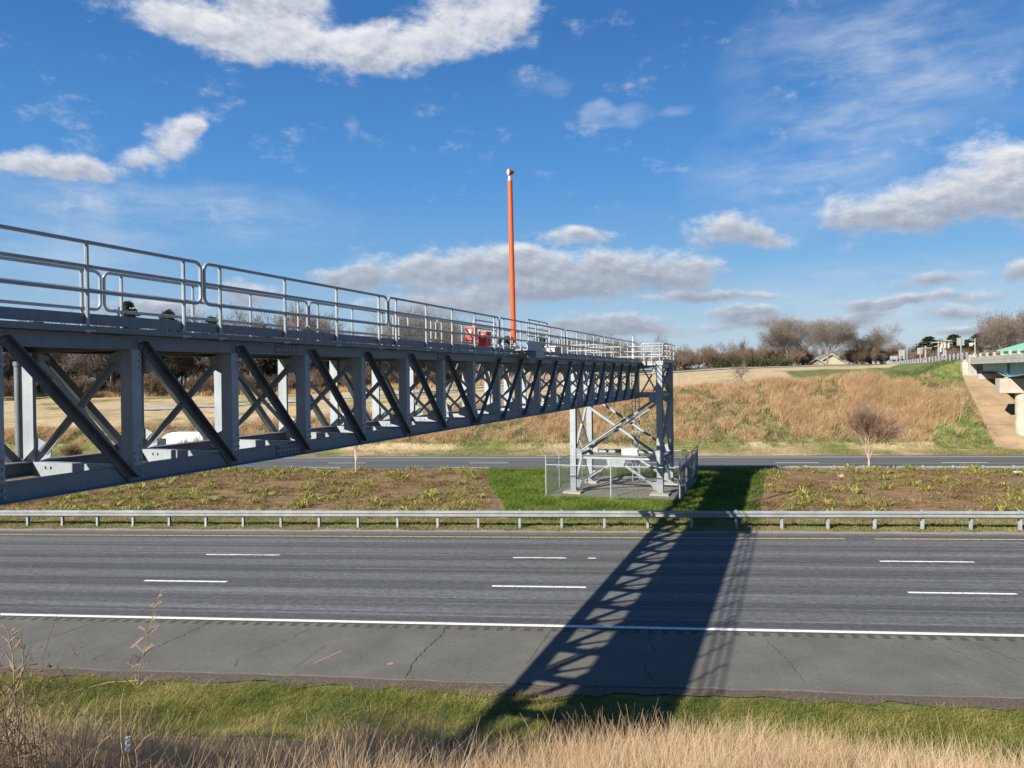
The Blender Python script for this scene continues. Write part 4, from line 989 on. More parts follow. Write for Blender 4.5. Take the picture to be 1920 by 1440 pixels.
for i in range(3): kind('tall%d' % i, grow(20+i, 18, .30, .26, 4, 2, 38, .10, .13, .62, minr=.022), 2, 'bark', 'twig', 1.15)
for i in range(2): kind('spread%d' % i, grow(31+i, 15, .24, .30, 4, 2, 50, .06, .15, .70, minr=.022), 2, 'bark', 'twig', 1.15)
for i in range(2): kind('thicket%d' % i, grow(41+i, 7, .36, .09, 3, 2, 32, .16, .15, .66, stems=5, stemang=24, minr=.018), 1, 'bark', 'brush', 1.3)
def on_trunk(segs, h, r):
    return [(Vector((0, 0, 0)), Vector((.02, .01, h)), r, r*.85, 0)]+[(a+Vector((.02, .01, h-.03)), b+Vector((.02, .01, h-.03)), q, t, l) for a, b, q, t, l in segs]
for i in range(2): kind('myrtle%d' % i, on_trunk(grow(54+i, 4.0, .36, .042, 4, 2, 19, .03, .10, .66, stems=5, stemang=14, minr=.0040), .75, .075), 2, 'palebark', 'twigred', 1.0)
for i in range(3): kind('big%d' % i, grow(81+i, 18, .31, .30, 5, 2, 40, .08, .15, .70, minr=.0105), 2, 'bark', 'twig', .85)
kind('orchard', grow(65, 3.1, .22, .10, 3, 2, 62, .03, .22, .80, minr=.012), 2, 'bark', 'twig', 1.0)
def tree_meshes(k):
    mb, V, F, bark, twig, h = KINDS[k]
    o1 = mb.build('trunk', M[bark]); o2 = np_mesh('crown', V, F, M[twig]); return o1, o2
PROTO = {}
def plant(name, k, x, y, height, label, cat='tree', group=None, rz=0, z=None, wide=1.0):
    z = h1(x, y)-.08 if z is None else z
    e = empty(name, (x, y, z), label, cat, group)
    if k not in PROTO: PROTO[k] = tree_meshes(k); first = True
    else: first = False
    f = height/KINDS[k][5]
    for src in PROTO[k]:
        c = src if first else src.copy()
        if not first: COL.objects.link(c)
        c.parent = e; c.rotation_euler = (0, 0, rz); c.scale = (f*wide, f*wide, f)
    return e
def plant_px(name, k, px, Z, ytop, label, cat='tree', group=None, rz=0, wide=1.0):
    x, y = at(px, Z); hgt = yup(px, Z, ytop)-h1(x, y); return plant(name, k, x, y, hgt, label, cat, group, rz, wide=wide)
# pines
def pine_arrays(seed, Ht, crown0, spread, nbr, ncl=4, rng=None):
    rg = np.random.default_rng(seed); mb = MB(); mb.pipe([(0, 0, 0), (.1, .05, Ht*.4), (.0, .1, Ht*.8), (.05, .05, Ht)], [.24, .19, .10, .03], 6)
    Vs = []
    for k in range(nbr):
        t = rg.uniform(0, 1)**.85; z = Ht*(crown0+(1-crown0)*t*.97); L = spread*(1-t)**.65*rg.uniform(.55, 1.1)+.35; a = rg.uniform(0, 6.283)
        tip = np.array([math.cos(a)*L, math.sin(a)*L, z+L*rg.uniform(-.05, .45)]); mb.tube((0, 0.05, z), tip*.96, .04, 4, .012)
        for c in range(ncl):
            u = rg.uniform(.4, 1.05); ctr = np.array([0, .05, z])*(1-u)+tip*u+rg.normal(0, .14, 3)*L*.6
            m = 26; d = rg.normal(size=(m, 3)); d[:, 2] = np.abs(d[:, 2])*.6+.1*d[:, 2]; d /= np.linalg.norm(d, axis=1)[:, None]
            l = rg.uniform(.3, .75, m)[:, None]; a0 = ctr+d*.05; b0 = ctr+d*l; s = np.cross(d, rg.normal(size=(m, 3))); s /= np.linalg.norm(s, axis=1)[:, None]; w = .07
            Vs.append(np.stack([a0-s*w*.5, a0+s*w*.5, b0+s*w, b0-s*w], 1).reshape(-1, 3))
    V = np.concatenate(Vs); return mb, V, np.arange(len(V)).reshape(-1, 4)
for i in range(2):
    mb, V, F = pine_arrays(70+i, 18, .38, 3.6, 100); KINDS['pine%d' % i] = (mb, V, F, 'bark', 'needle', 18.2)
mb, V, F = pine_arrays(75, 13, .42, 4.6, 120); KINDS['roundpine'] = (mb, V, F, 'bark', 'needle', 13.2)
g1 = 'bare trees rising beyond the footbridge railing'
plant_px('bare_tree', 'big1', 668, 165, 604, 'low wide bare tree, leftmost of the bare trees seen through the footbridge railing', group=g1, rz=1)
plant_px('bare_tree', 'big0', 722, 158, 562, 'tall bare tree just right of the lowest bare tree, behind the second railing joint', group=g1, rz=2)
plant_px('bare_tree', 'big1', 768, 162, 554, 'tallest bare tree of the clump seen over the footbridge', group=g1, rz=.3)
plant_px('bare_tree', 'big2', 812, 156, 574, 'slender bare tree in the clump over the footbridge, second nearest the orange cabinets', group=g1, rz=4)
plant_px('bare_tree', 'spread0', 850, 160, 598, 'bare tree of the clump nearest the orange cabinets', group=g1, rz=3.4)
g2 = 'pine trees beyond the footbridge'
for i, (px, Z, yt, lb) in enumerate(((240, 150, 563, 'dark pine standing highest above the left end of the footbridge toe board'), (318, 154, 580, 'pine whose top shows just right of the highest pine behind the railing'), (398, 157, 593, 'pine top peeking low over the deck by the first railing joint'), (490, 160, 604, 'smallest pine top showing above the deck, nearest the bare tree clump'))):
    plant_px('pine_tree', 'pine%d' % (i % 2), px, Z, yt, lb, group=g2, rz=i*1.7, wide=1.1)
g3 = 'round crowned pines behind the orange mast'
for i, (px, Z, yt, lb) in enumerate(((950, 205, 630, 'round pine crown directly behind the foot of the orange mast'), (1016, 200, 631, 'biggest round pine crown, right of the orange mast'), (1062, 206, 638, 'low round pine crown farthest right of the mast beside the tower platform'))):
    plant_px('pine_tree', 'roundpine', px, Z, yt, lb, group=g3, rz=i*2.1, wide=1.15)
g4 = 'bare trees along the far edge of the field'
for i, (k, px, Z, yt, lb, w) in enumerate((('spread0', 1283, 172, 641, 'low bare tree just right of the tower platform railing', 1), ('tall0', 1318, 175, 643, 'thin bare tree second right of the tower platform', 1), ('spread1', 1360, 172, 633, 'pale spreading bare tree in the middle of the far hedge', .9), ('tall1', 1389, 170, 625, 'narrow upright bare tree with twin leaders above the far hedge', .8), ('spread0', 1434, 172, 630, 'brownish bare tree beside the two largest trees', .9), ('big0', 1476, 163, 585, 'large brown bare tree, left of the two largest at the field edge', 1.35), ('big2', 1508, 168, 579, 'bare tree standing between the two largest trees at the field edge', 1.25), ('big1', 1551, 160, 581, 'large bare tree with heavy spreading limbs left of the small house', 1.35), ('big0', 1634, 166, 601, 'bushy bare tree standing alone right of the small house', 1.5), ('spread0', 1605, 170, 640, 'lower bare tree between the small house and the bushy tree', 1), ('big1', 1890, 155, 584, 'big bare tree above the teal roof at the right', 1.1))):
    plant_px('bare_tree', k, px, Z, yt, lb, group=g4, rz=i*.9, wide=w)
g5 = 'pines behind the utility poles'
for i, (px, Z, yt, w, lb) in enumerate(((1722, 178, 648, 2.3, 'pine at the left end of the dark pine row behind the poles'), (1742, 173, 630, 2.3, 'tall pine behind the cream sign'), (1764, 178, 636, 2.3, 'pine behind the two crossarm pole'), (1788, 172, 626, 2.3, 'tall dark pine between the transformer pole and the large sign'), (1812, 183, 636, 2.3, 'pine behind the large square sign'), (1836, 176, 624, 2.3, 'pine behind the flagpole'))):
    plant_px('pine_tree', 'pine%d' % (i % 2), px, Z, yt, lb, group=g5, rz=i*1.3, wide=w)
# median shrubs and small hill trees
for px, y0, hh, k, lb, rz in ((1628, 53.6, 5.3, 'myrtle0', 'large vase shaped bare shrub tree on the median right of the tower', 0), (665, 52.6, 5.4, 'myrtle1', 'bare multi stemmed shrub tree on the median seen under the middle of the footbridge', 1.2), (362, 52.5, 3.1, 'myrtle0', 'small bare shrub tree on the median in front of the white van', 2.2), (132, 52.5, 2.6, 'myrtle1', 'round bare shrub on the median at the far left seen through the truss', 3.1), (770, 130, 3.4, 'orchard', 'small bare orchard tree in the field seen through the middle of the truss', .5), (862, 95, 3.0, 'orchard', 'small bare tree on the slope seen through the truss right of its middle', 2.5), (1392, 88.5, 3.2, 'orchard', 'small spreading bare tree alone at the top of the brown slope', 1.0)):
    x, y = at_y(px, y0)
    plant('bare_shrub' if k[0] == 'm' else 'bare_tree', k, x, y, hh, lb, 'shrub' if k[0] == 'm' else 'tree', rz=rz, wide=.85 if k[0] == 'm' else 1)
x, y = at_y(1274, 93); sp = grow(91, 2.6, .8, .03, 1, 1, 40, .3, .1, .3, minr=.012); mb, V, F = seg_arrays(sp, 1, 1.2)
e = empty('sapling', (x, y, h1(x, y)-.05), 'thin leafless sapling in the dry field just right of the tower', 'sapling')
o = mb.build('trunk', M['bark']); o.parent = e; o = np_mesh('crown', V, F, M['twig'], e)
# woods that read as one mass
def wood(name, px0, px1, Z0, Z1, n, kinds, hr, label, seed, m='twig', ztop=None):
    rg = np.random.default_rng(seed); parts = []; trunks = MB(); lim = []
    for i in range(n):
        px, Z = rg.uniform(px0, px1), rg.uniform(Z0, Z1); x, y = at(px, Z)
        if 1520 < px < 1592 and Z < 189: continue
        mb, V, F, *_r, h = KINDS[kinds[rg.integers(len(kinds))]]
        f = rg.uniform(*hr)/h; a = rg.uniform(0, 6.283); c, s = math.cos(a)*f, math.sin(a)*f; z = h1(x, y)-.1
        T = lambda P: np.stack([P[:, 0]*c-P[:, 1]*s+x, P[:, 0]*s+P[:, 1]*c+y, P[:, 2]*f+z], 1)
        parts.append((T(V), F)); mv = T(np.array(mb.v))
        q = [f_ for f_ in mb.f if len(f_) == 4]; lim.append((mv, np.array(q)))
    V, F = cat_mesh(parts); o = np_mesh(name, V, F, M[m]); tag(o, label, 'woods', kind='stuff')
    V, F = cat_mesh(lim); t = np_mesh('tree_trunks', V, F, M['bark'], o); t['kind'] = 'stuff'
    return o
wood('bare_woodland', -260, 620, 150, 190, 130, ['tall0', 'tall1', 'tall2', 'spread0'], (12, 19), 'bare winter woodland beyond the field at the left', 1)
wood('bare_woodland', 600, 1265, 178, 215, 80, ['tall0', 'spread0', 'spread1'], (7, 11), 'low bare woodland seen through the truss in the middle', 2)
wood('bare_woodland', 1255, 1690, 178, 205, 70, ['spread0', 'tall1', 'spread1'], (3.5, 6.5), 'bare trees and scrub behind the far edge of the field', 3)
wood('bare_woodland', 1862, 2080, 165, 215, 80, ['tall0', 'tall1', 'tall2', 'spread1'], (9, 14), 'bare brown woodland behind the teal roof at the far right', 4)
wood('bare_woodland', 1640, 1850, 225, 260, 26, ['tall0', 'spread1'], (6, 9), 'distant bare woodland behind the road signs', 5)
wood('bare_saplings', -260, 900, 160, 200, 170, ['thicket0', 'thicket1', 'tall0'], (7, 12), 'dense grey brown young trees filling the left woodland', 16)
wood('brush', -260, 900, 143, 158, 190, ['thicket0', 'thicket1'], (2.2, 5.2), 'brown leafless brush in front of the left woodland', 6, 'brush')
wood('brush', 860, 1300, 150, 172, 90, ['thicket0', 'thicket1'], (2, 4), 'brown leafless brush along the field edge behind the tower', 7, 'brush')
wood('brush', 1255, 1700, 160, 178, 150, ['thicket0', 'thicket1'], (2.0, 4.6), 'brown leafless hedge along the ramp road', 8, 'brush')
wood('brush', 1690, 2000, 150, 200, 70, ['thicket0', 'thicket1'], (2, 4.5), 'brown leafless brush behind the crossing road', 9, 'brush')
def leaf_bank(name, px0, px1, Z0, Z1, n, hr, label, seed, m='evergreen'):
    rg = np.random.default_rng(seed); Vs = []
    for i in range(n):
        x, y = at(rg.uniform(px0, px1), rg.uniform(Z0, Z1)); h = rg.uniform(*hr); z = h1(x, y); k = 190
        d = rg.normal(size=(k, 3)); d /= np.linalg.norm(d, axis=1)[:, None]; rr = rg.uniform(.45, 1, k)[:, None]**.6
        c = np.array([x, y, z+h*.45])+d*rr*np.array([h*.75, h*.7, h*.52])*(1+.25*np.sin(d[:, :1]*5+i))
        u = rg.normal(size=(k, 3)); u /= np.linalg.norm(u, axis=1)[:, None]; v = np.cross(u, rg.normal(size=(k, 3))); v /= np.linalg.norm(v, axis=1)[:, None]; s = rg.uniform(.08, .2, k)[:, None]
        Vs.append(np.stack([c-u*s, c-v*s*.6, c+u*s, c+v*s*.6], 1).reshape(-1, 3))
    V = np.concatenate(Vs); return tag(np_mesh(name, V, np.arange(len(V)).reshape(-1, 4), M[m]), label, 'bushes', kind='stuff')
leaf_bank('evergreen_hedge', 1325, 1480, 158, 164, 40, (1.2, 2.4), 'low dark evergreen hedge along the ramp road', 12)
leaf_bank('evergreen_undergrowth', -200, 600, 150, 165, 26, (1.5, 3.4), 'dark evergreen bushes scattered under the left woodland', 13)
for px, Z, h, lb in ((1342, 162, 1.1, 'small bush of bright red leaves, left one in the far hedge'), (1378, 163, 1.0, 'small bush of bright red leaves, right one in the far hedge')):
    leaf_bank('red_bush', px-2, px+2, Z, Z+1, 2, (h, h*1.1), lb, int(px), 'redleaf')['kind'] = 'thing'

# ------------------------------------------------------------------ grasses
def clumps(n, X, Y, keep, per, hr, wd, lean, seed, segs=2, spread=.22, droop=.12):
    """n fan shaped clumps of blades over a region"""
    rg = np.random.default_rng(seed); x = rg.uniform(*X, n*3); y = rg.uniform(*Y, n*3); k = keep(x, y, rg); x, y = x[k][:n], y[k][:n]; m = len(x)
    hs = rg.uniform(*hr, m); X_ = np.repeat(x, per)+rg.normal(0, spread, m*per); Y_ = np.repeat(y, per)+rg.normal(0, spread, m*per)
    hh = np.repeat(hs, per)*rg.uniform(.55, 1.1, m*per); P = np.stack([X_, Y_, H(X_, Y_)-.03], 1)
    ln = rg.normal(0, lean, (m*per, 2))*hh[:, None]+np.array([.14, .05])*hh[:, None]
    return ribbons(P, hh, rg.uniform(wd*.6, wd*1.3, m*per), ln, segs, rg, droop)
def crest_y(x): return 74+2.15*(np.interp(x, [-120, -55, -28, -16, 8, 21, 34, 60], [.9, 1.3, 2.6, 3.7, 5.1, 5.9, 6.5, 6.8])+.5)
def sdist(x, y): return (x-AB[0])*OD[1]-(y-AB[1])*OD[0]
def keep_slope(x, y, rg):
    nz = vnoise(x, y, 3.2, 5)*.42+vnoise(x, y, .95, 6)*.58; cy = crest_y(x)
    u = (y-75.5)/(cy+1.5-75.5); pr = np.clip((nz-.42)*6, .04, 1)*np.clip((u+.02)*4, 0, 1)
    ok = (y < cy+1.0+2*vnoise(x, y, 4, 9)) & (sdist(x, y) < -1.8-1.5*vnoise(x, y, 2, 3))
    ok &= ~((sdist(x, y) > -15-5*vnoise(x, y, 3, 19)) & (H(x, y) > 5.7+.7*vnoise(x, y, 2, 29)))
    return ok & (rg.random(len(x)) < pr)
parts = [clumps(7600, (-85, 36), (75.5, 93), keep_slope, 34, (.5, 1.05), .032, .46, 21, 2, .19, .2)]
tag(np_mesh('dry_slope_grass', *cat_mesh(parts), M['tan']), 'tall dry tan grass clumps covering the slope beyond the opposite carriageway', 'dry grass', kind='stuff')
def keep_big(x, y, rg): return (vnoise(x, y, 2.6, 44) > .55) & (y < crest_y(x)-.5) & (sdist(x, y) < -2.5)
tag(np_mesh('dry_grass_mound', *clumps(520, (16, 33.5), (78.5, 89), keep_big, 60, (1.0, 1.7), .03, .45, 22, 3, .55), M['tan']), 'taller feathery tan grass mounds near the top of the slope by the overpass', 'dry grass', kind='stuff')
def keep_field(x, y, rg): return (rg.random(len(x)) < np.clip((vnoise(x, y, 6, 8)-.45)*3, 0, 1)) & (y > crest_y(x)+1)
tag(np_mesh('dry_brush_grass', *clumps(2600, (-105, -8), (134, 150), lambda x, y, rg: rg.random(len(x)) < .7, 22, (.7, 1.5), .055, .25, 23), M['tan']), 'tall dry grass in front of the left brush', 'dry grass', kind='stuff')
def keep_gs(x, y, rg):
    nz = vnoise(x, y, 3.2, 5)*.42+vnoise(x, y, .95, 6)*.58; cy = crest_y(x); s = sdist(x, y)
    toe = (y > 75) & (y < 77.2); low = (nz < .43) & (y > 75) & (y < cy); side = (s > -3.2) & (s < -1.0) & (y < 88) & (y > 74.5)
    top = (s > -9) & (s < -.5) & (y > 86) & (y < 98)
    return (toe & (vnoise(x, y, 2.4, 3) > .40)) | low | (side & (vnoise(x, y, 1.6, 4) > .4)) | (top & (rg.random(len(x)) < .5))
tag(np_mesh('green_slope_growth', *clumps(3600, (-85, 38), (74.5, 98), keep_gs, 16, (.15, .42), .05, .55, 24, 2, .3), M['weed']), 'green weeds among the dry grass on the far slope', 'grass', kind='stuff')
tag(np_mesh('far_verge_grass', *clumps(2600, (-75, 40), (70.4, 75.6), lambda x, y, rg: rg.random(len(x)) < .8, 12, (.10, .30), .04, .5, 25, 2, .3), M['verge']), 'mown yellowish grass verge along the far edge of the opposite carriageway', 'grass', kind='stuff')
def blades(name, n, X, Y, keep, hr, wd, lean, m, label, seed, segs=2, droop=.2, bias=(.0, .0)):
    rg = np.random.default_rng(seed); x = rg.uniform(*X, n); y = rg.uniform(*Y, n); k = keep(x, y, rg); x, y = x[k], y[k]; q = len(x)
    hh = rg.uniform(*hr, q)*(.7+.6*vnoise(x, y, .8, seed)); ln = (rg.normal(0, lean, (q, 2))+np.array(bias))*hh[:, None]
    return tag(np_mesh(name, *ribbons(np.stack([x, y, H(x, y)-.01], 1), hh, rg.uniform(wd*.6, wd*1.3, q), ln, segs, rg, droop), M[m]), label, 'grass', kind='stuff')
blades('green_verge_grass', 150000, (-17.5, 12.5), (13.3, 16.95), lambda x, y, rg: rg.random(len(x)) < np.clip((16.75-.35*vnoise(x, y, .5, 2)-y)*2.2, 0, 1)*np.clip(.45+vnoise(x, y, .7, 7), 0, 1), (.08, .24), .010, .75, 'green', 'short green turf strip below the near shoulder', 31, 3, .35, (.35, .05))
blades('guardrail_verge_grass', 60000, (-34, 22), (34.05, 36.9), lambda x, y, rg: rg.random(len(x)) < np.clip(.25+vnoise(x, y, .9, 17), 0, 1), (.05, .17), .022, .6, 'verge', 'short green and tan grass along the guardrail', 32)
def keep_lawn(x, y, rg):
    L = np.interp(y, [36, 40, 46, 50, 55], [-5.0, -5.9, -7.6, -8.6, -9.2]); Q = np.interp(y, [36, 40, 46, 50, 55], [6.2, 6.6, 7.9, 8.8, 9.6])
    p = np.stack([x-B0.x, y-B0.y], 1); a = p@np.array([BD.x, BD.y]); l = p@np.array([BN.x, BN.y])
    inside = (a > FA0-.05) & (a < FA1) & (l > FL0) & (l < FL1+.05)
    return (x > L-.2) & (x < Q+.3) & (~inside | (rg.random(len(x)) < .05))
blades('lawn_grass', 110000, (-11, 10.5), (36.4, 55), keep_lawn, (.10, .30), .026, .6, 'lawn', 'lush green grass around the fenced tower pad', 33, 2, .25, (.3, 0))
blades('median_far_verge_grass', 16000, (-45, 30), (54.3, 56.4), lambda x, y, rg: rg.random(len(x)) < .6, (.06, .2), .03, .6, 'verge', 'thin grass at the far edge of the median', 34)
# tall dry grass on the camera's own embankment
def keep_fg(x, y, rg):
    edge = 11.7+1.3*(vnoise(x, y*0, 2.6, 51)-.5)*2 - 1.5*np.clip((-x-3.2)/1.5, 0, 1); nz = vnoise(x, y, 1.5, 52)
    gap = ((x+1.6)/1.3)**2+((y-11.6)/.9)**2 < 1
    return (y < edge) & ~gap & (rg.random(len(x)) < np.clip(.25+1.2*nz, 0, 1))
def stems(name, n, X, Y, keep, hr, wd, lean, m, label, seed, segs, droop, bias, clump=0):
    rg = np.random.default_rng(seed)
    if clump:
        cx = rg.uniform(*X, n//clump*2); cy = rg.uniform(*Y, n//clump*2); k = keep(cx, cy, rg); cx, cy = cx[k], cy[k]
        x = np.repeat(cx, clump)+rg.normal(0, .07, len(cx)*clump); y = np.repeat(cy, clump)+rg.normal(0, .07, len(cx)*clump)
        out = np.stack([x-np.repeat(cx, clump), y-np.repeat(cy, clump)], 1)*2.6
    else:
        x = rg.uniform(*X, n); y = rg.uniform(*Y, n); k = keep(x, y, rg); x, y = x[k], y[k]; out = np.zeros((len(x), 2))
    q = len(x); hm = (.84+.40*vnoise(x, y, 1.7, 53)); hh = rg.uniform(*hr, q)*hm
    ln = (rg.normal(0, lean, (q, 2))+np.array(bias)+out)*hh[:, None]
    return tag(np_mesh(name, *ribbons(np.stack([x, y, H(x, y)-.02], 1), hh, rg.uniform(wd*.7, wd*1.3, q), ln, segs, rg, droop, .7), M[m]), label, 'dry grass', kind='stuff')
stems('tall_dry_grass', 21000, (-10.5, 9.5), (5.2, 12.6), keep_fg, (.50, .98), .0066, .16, 'tannear', 'tall dry golden grass stems along the bottom edge of the picture', 41, 4, .10, (.07, .02), 14)
stems('fine_dry_grass', 125000, (-10.5, 9.5), (5.2, 12.9), keep_fg, (.40, .80), .0036, .34, 'haze', 'fine hazy brown grass between the tall dry stems', 42, 3, .22, (.06, .02))

def keep_near(x, y, rg):
    return (x > -3.5+.42*(y-6)+.5*vnoise(x, y, .8, 62)) & (rg.random(len(x)) < np.clip(.15+1.3*vnoise(x, y, 1.3, 61), 0, 1))
stems('near_dry_grass', 5200, (-3.6, 4.6), (4.6, 7.4), keep_near, (.75, 1.12), .0050, .17, 'tannear', 'tall straw coloured grass close to the camera at the bottom centre', 45, 5, .10, (.06, .02), 14)
stems('near_fine_grass', 26000, (-3.6, 4.6), (4.6, 7.6), keep_near, (.60, 1.0), .0028, .32, 'haze', 'fine feathery grass among the straw close to the camera', 46, 4, .2, (.05, .02))
stems('tall_pale_stems', 900, (-9.5, 9.5), (5.6, 11.8), keep_fg, (.75, 1.2), .0045, .14, 'tannear', 'sparse tall pale stems standing above the dry grass', 43, 5, .06, (.05, .02))

# individual strappy plants in the beds
TV = []
for s in range(6):
    rg = np.random.default_rng(200+s); n = 46; a = rg.uniform(0, 6.283, n); l = rg.uniform(.18, .62, n); hh = rg.uniform(.32, .62, n)
    V, F = ribbons(np.stack([np.cos(a)*.07, np.sin(a)*.07, np.zeros(n)-.02], 1), hh, rg.uniform(.026, .045, n), np.stack([np.cos(a)*l, np.sin(a)*l], 1), 5, rg, .78, .75)
    o = np_mesh('strappy_plant', V, F, M['tuft']); TV.append(o)
def keep_bed(x, y, rg):
    L = np.interp(y, [36, 40, 46, 50, 55], [-5.0, -5.9, -7.6, -8.6, -9.2]); Q = np.interp(y, [36, 40, 46, 50, 55], [6.2, 6.6, 7.9, 8.8, 9.6])
    return ((x < L-.2) | (x > Q+.3)) & (rg.random(len(x)) < np.clip((vnoise(x, y, 1.4, 81)*.6+vnoise(x, y, .5, 82)*.4-.36)*4, .08, 1))
M['strawlitter'] = blade_mat('dead_leaf_litter', [(0, (.14, .07, .035)), (.4, (.25, .14, .075)), (.85, (.40, .27, .15)), (1, (.26, .25, .07))], .85, .2, .8)
blades('dead_leaf_litter', 75000, (-44, 32), (36.8, 54.3), keep_bed, (.03, .16), .035, 1.6, 'strawlitter', 'dry straw and dead leaf litter on the mulched beds', 36, 2, .6)['category'] = 'leaf litter'
used = set()
def tuft(x, y, sc, label, group):
    i = random.randrange(6); o = TV[i]
    if i in used: o = o.copy(); COL.objects.link(o)
    used.add(i); o.location = (x, y, h1(x, y)+.03); o.rotation_euler = (0, 0, random.uniform(0, 6.28)); o.scale = (sc, sc, sc*random.uniform(.8, 1.15))
    tag(o, label, 'ground plant', group)
def scatter(n, X, Y, ok, md, label, group, rs):
    pts = []; tries = 0
    while len(pts) < n and tries < n*60:
        tries += 1; x, y = random.uniform(*X), random.uniform(*Y)
        if ok(x, y) and all((x-a)**2+(y-b)**2 > md*md for a, b in pts): pts.append((x, y)); tuft(x, y, random.uniform(*rs), label, group)
    return pts
den = lambda x, y, sd: float(vnoise(x, y, 3.3, sd))
scatter(182, (-38, -7.5), (37.0, 54.2), lambda x, y: x < Lx(y)-.5 and random.random() < (.15+1.3*max(0, den(x, y, 71)-.3))*(1 if x < -22 or y > 50 else .6), .58, 'yellow green strappy plant in the mulched median bed left of the tower', 'strappy plants in the left median bed', (1.15, 1.8))
scatter(116, (6.5, 31), (37.0, 54.4), lambda x, y: x > Rx(y)+.4 and random.random() < .2+.9*max(0, den(x, y, 72)-.2)+(.4 if y > 51 else 0), .75, 'yellow green strappy plant in the mulched median bed right of the tower', 'strappy plants in the right median bed', (1.2, 1.8))
def tuft_mat(name, X, Y, ok, n, seed, label):
    rg = np.random.default_rng(seed); x = rg.uniform(*X, n*4); y = rg.uniform(*Y, n*4); k = ok(x, y, rg); x, y = x[k][:n], y[k][:n]; per = 20; m = len(x)
    a = rg.uniform(0, 6.283, m*per); sc = np.repeat(rg.uniform(.5, 1.15, m), per); l = rg.uniform(.15, .55, m*per)*sc; hh = rg.uniform(.2, .5, m*per)*sc
    X_, Y_ = np.repeat(x, per)+np.cos(a)*.09, np.repeat(y, per)+np.sin(a)*.09
    return tag(np_mesh(name, *ribbons(np.stack([X_, Y_, H(X_, Y_)+.01], 1), hh, rg.uniform(.025, .045, m*per), np.stack([np.cos(a)*l, np.sin(a)*l], 1), 4, rg, .75, .75), M['oldtuft']), label, 'ground cover', kind='stuff')
M['oldtuft'] = blade_mat('faded_strappy_leaves', [(0, (.12, .08, .035)), (.35, (.21, .145, .065)), (.7, (.31, .22, .105)), (1, (.38, .33, .12))], .7, .3, .5)
def okL(x, y, rg): return (x < np.interp(y, [36, 40, 46, 50, 55], [-5.0, -5.9, -7.6, -8.6, -9.2])-.5) & (rg.random(len(x)) < np.clip((vnoise(x, y, 2.6, 91)*.55+vnoise(x, y, .9, 92)*.45-.30)*3, .05, 1))
def okR(x, y, rg): return (x > np.interp(y, [36, 40, 46, 50, 55], [6.2, 6.6, 7.9, 8.8, 9.6])+.4) & (rg.random(len(x)) < np.clip((vnoise(x, y, 2.2, 93)*.55+vnoise(x, y, .9, 94)*.45-.32)*2.4, .04, 1))
tuft_mat('faded_ground_cover', (-44, -7), (36.9, 54.3), okL, 3600, 95, 'low faded olive and straw ground cover matted over the left median bed')
tuft_mat('faded_ground_cover', (6, 32), (36.9, 54.4), okR, 1700, 96, 'low faded olive and straw ground cover matted over the right median bed')
def weeds(pts, seed, m, label, hr=(.2, .4)):
    parts = []
    for i, (x, y) in enumerate(pts):
        rg = np.random.default_rng(seed+i); n = 90; a = rg.uniform(0, 6.283, n); rr = np.sqrt(rg.uniform(0, 1, n))*.42
        X_, Y_ = x+rr*np.cos(a), y+rr*np.sin(a); hh = rg.uniform(*hr, n); parts.append(ribbons(np.stack([X_, Y_, H(X_, Y_)], 1), hh, rg.uniform(.03, .07, n), rg.normal(0, .16, (n, 2)), 2, rg, .3))
    return parts
for i, (px, y0, lb) in enumerate(((482, 42.6, 'dark green weed in the left bed nearest the bridge shadow edge'), (450, 44.5, 'dark green weed in the left bed, upper left one of the four'), (512, 45.2, 'dark green weed in the left bed, right one of the four'), (280, 39.2, 'dark green weed low in the left bed near the guardrail'))):
    x, y = at_y(px, y0); p = weeds([(x, y)], 300+i, 'weed', ''); o = np_mesh('green_weed', *cat_mesh(p), M['weed']); tag(o, lb, 'weed', 'dark green weeds in the left bed')
tag(np_mesh('green_weed_patch', *cat_mesh(weeds([at_y(1880+14*i, 52.5-1.1*(i % 3)) for i in range(5)], 330, 'weed', '')), M['weed']), 'green weed patch at the far right end of the median bed', 'weeds', kind='stuff')
for i, (px, y0, lb) in enumerate(((1898, 77.3, 'small green weed growing on the paving beside the pier column'), (1906, 74.4, 'small green weed at the foot of the slope paving'))):
    x, y = at_y(px, y0); P = weeds([(x, y)], 350+i, 'weed', '', (.2, .55)); V, F = cat_mesh(P); V[:, 2] += .08; o = np_mesh('green_weed', V, F, M['weed']); tag(o, lb, 'weed')
x, y = at_y(236, 38.1); mb = MB(); mb.pipe([(x-.55, y, h1(x-.55, y)+.10), (x, y+.05, h1(x, y)+.11), (x+.55, y+.02, h1(x+.55, y)+.10)], [.05, .055, .045], 8)
tag(mb.build('wooden_stake', M['wood'], None, True), 'pale wooden stake lying in the left bed behind the guardrail', 'stake')
def rock(px, y0, s, lb):
    x, y = at_y(px, y0); mb = MB(); rg = random.Random(px)
    import bmesh
    bm = bmesh.new(); bmesh.ops.create_icosphere(bm, subdivisions=2, radius=s)
    for v in bm.verts: v.co *= 1+rg.uniform(-.18, .18); v.co.z *= .6; v.co += Vector((x, y, h1(x, y)+s*.3))
    mb.add([v.co for v in bm.verts], [[w.index for w in f.verts] for f in bm.faces]); bm.free(); tag(mb.build('rock', M['rock'], None, True), lb, 'rock')
rock(1578, 50.5, .24, 'pale rock among the strappy plants below the vase shaped shrub'); rock(1884, 56.6, .22, 'pale rock at the far edge of the median near the right side'); rock(1908, 51.2, .3, 'tan rock at the right end of the median bed')

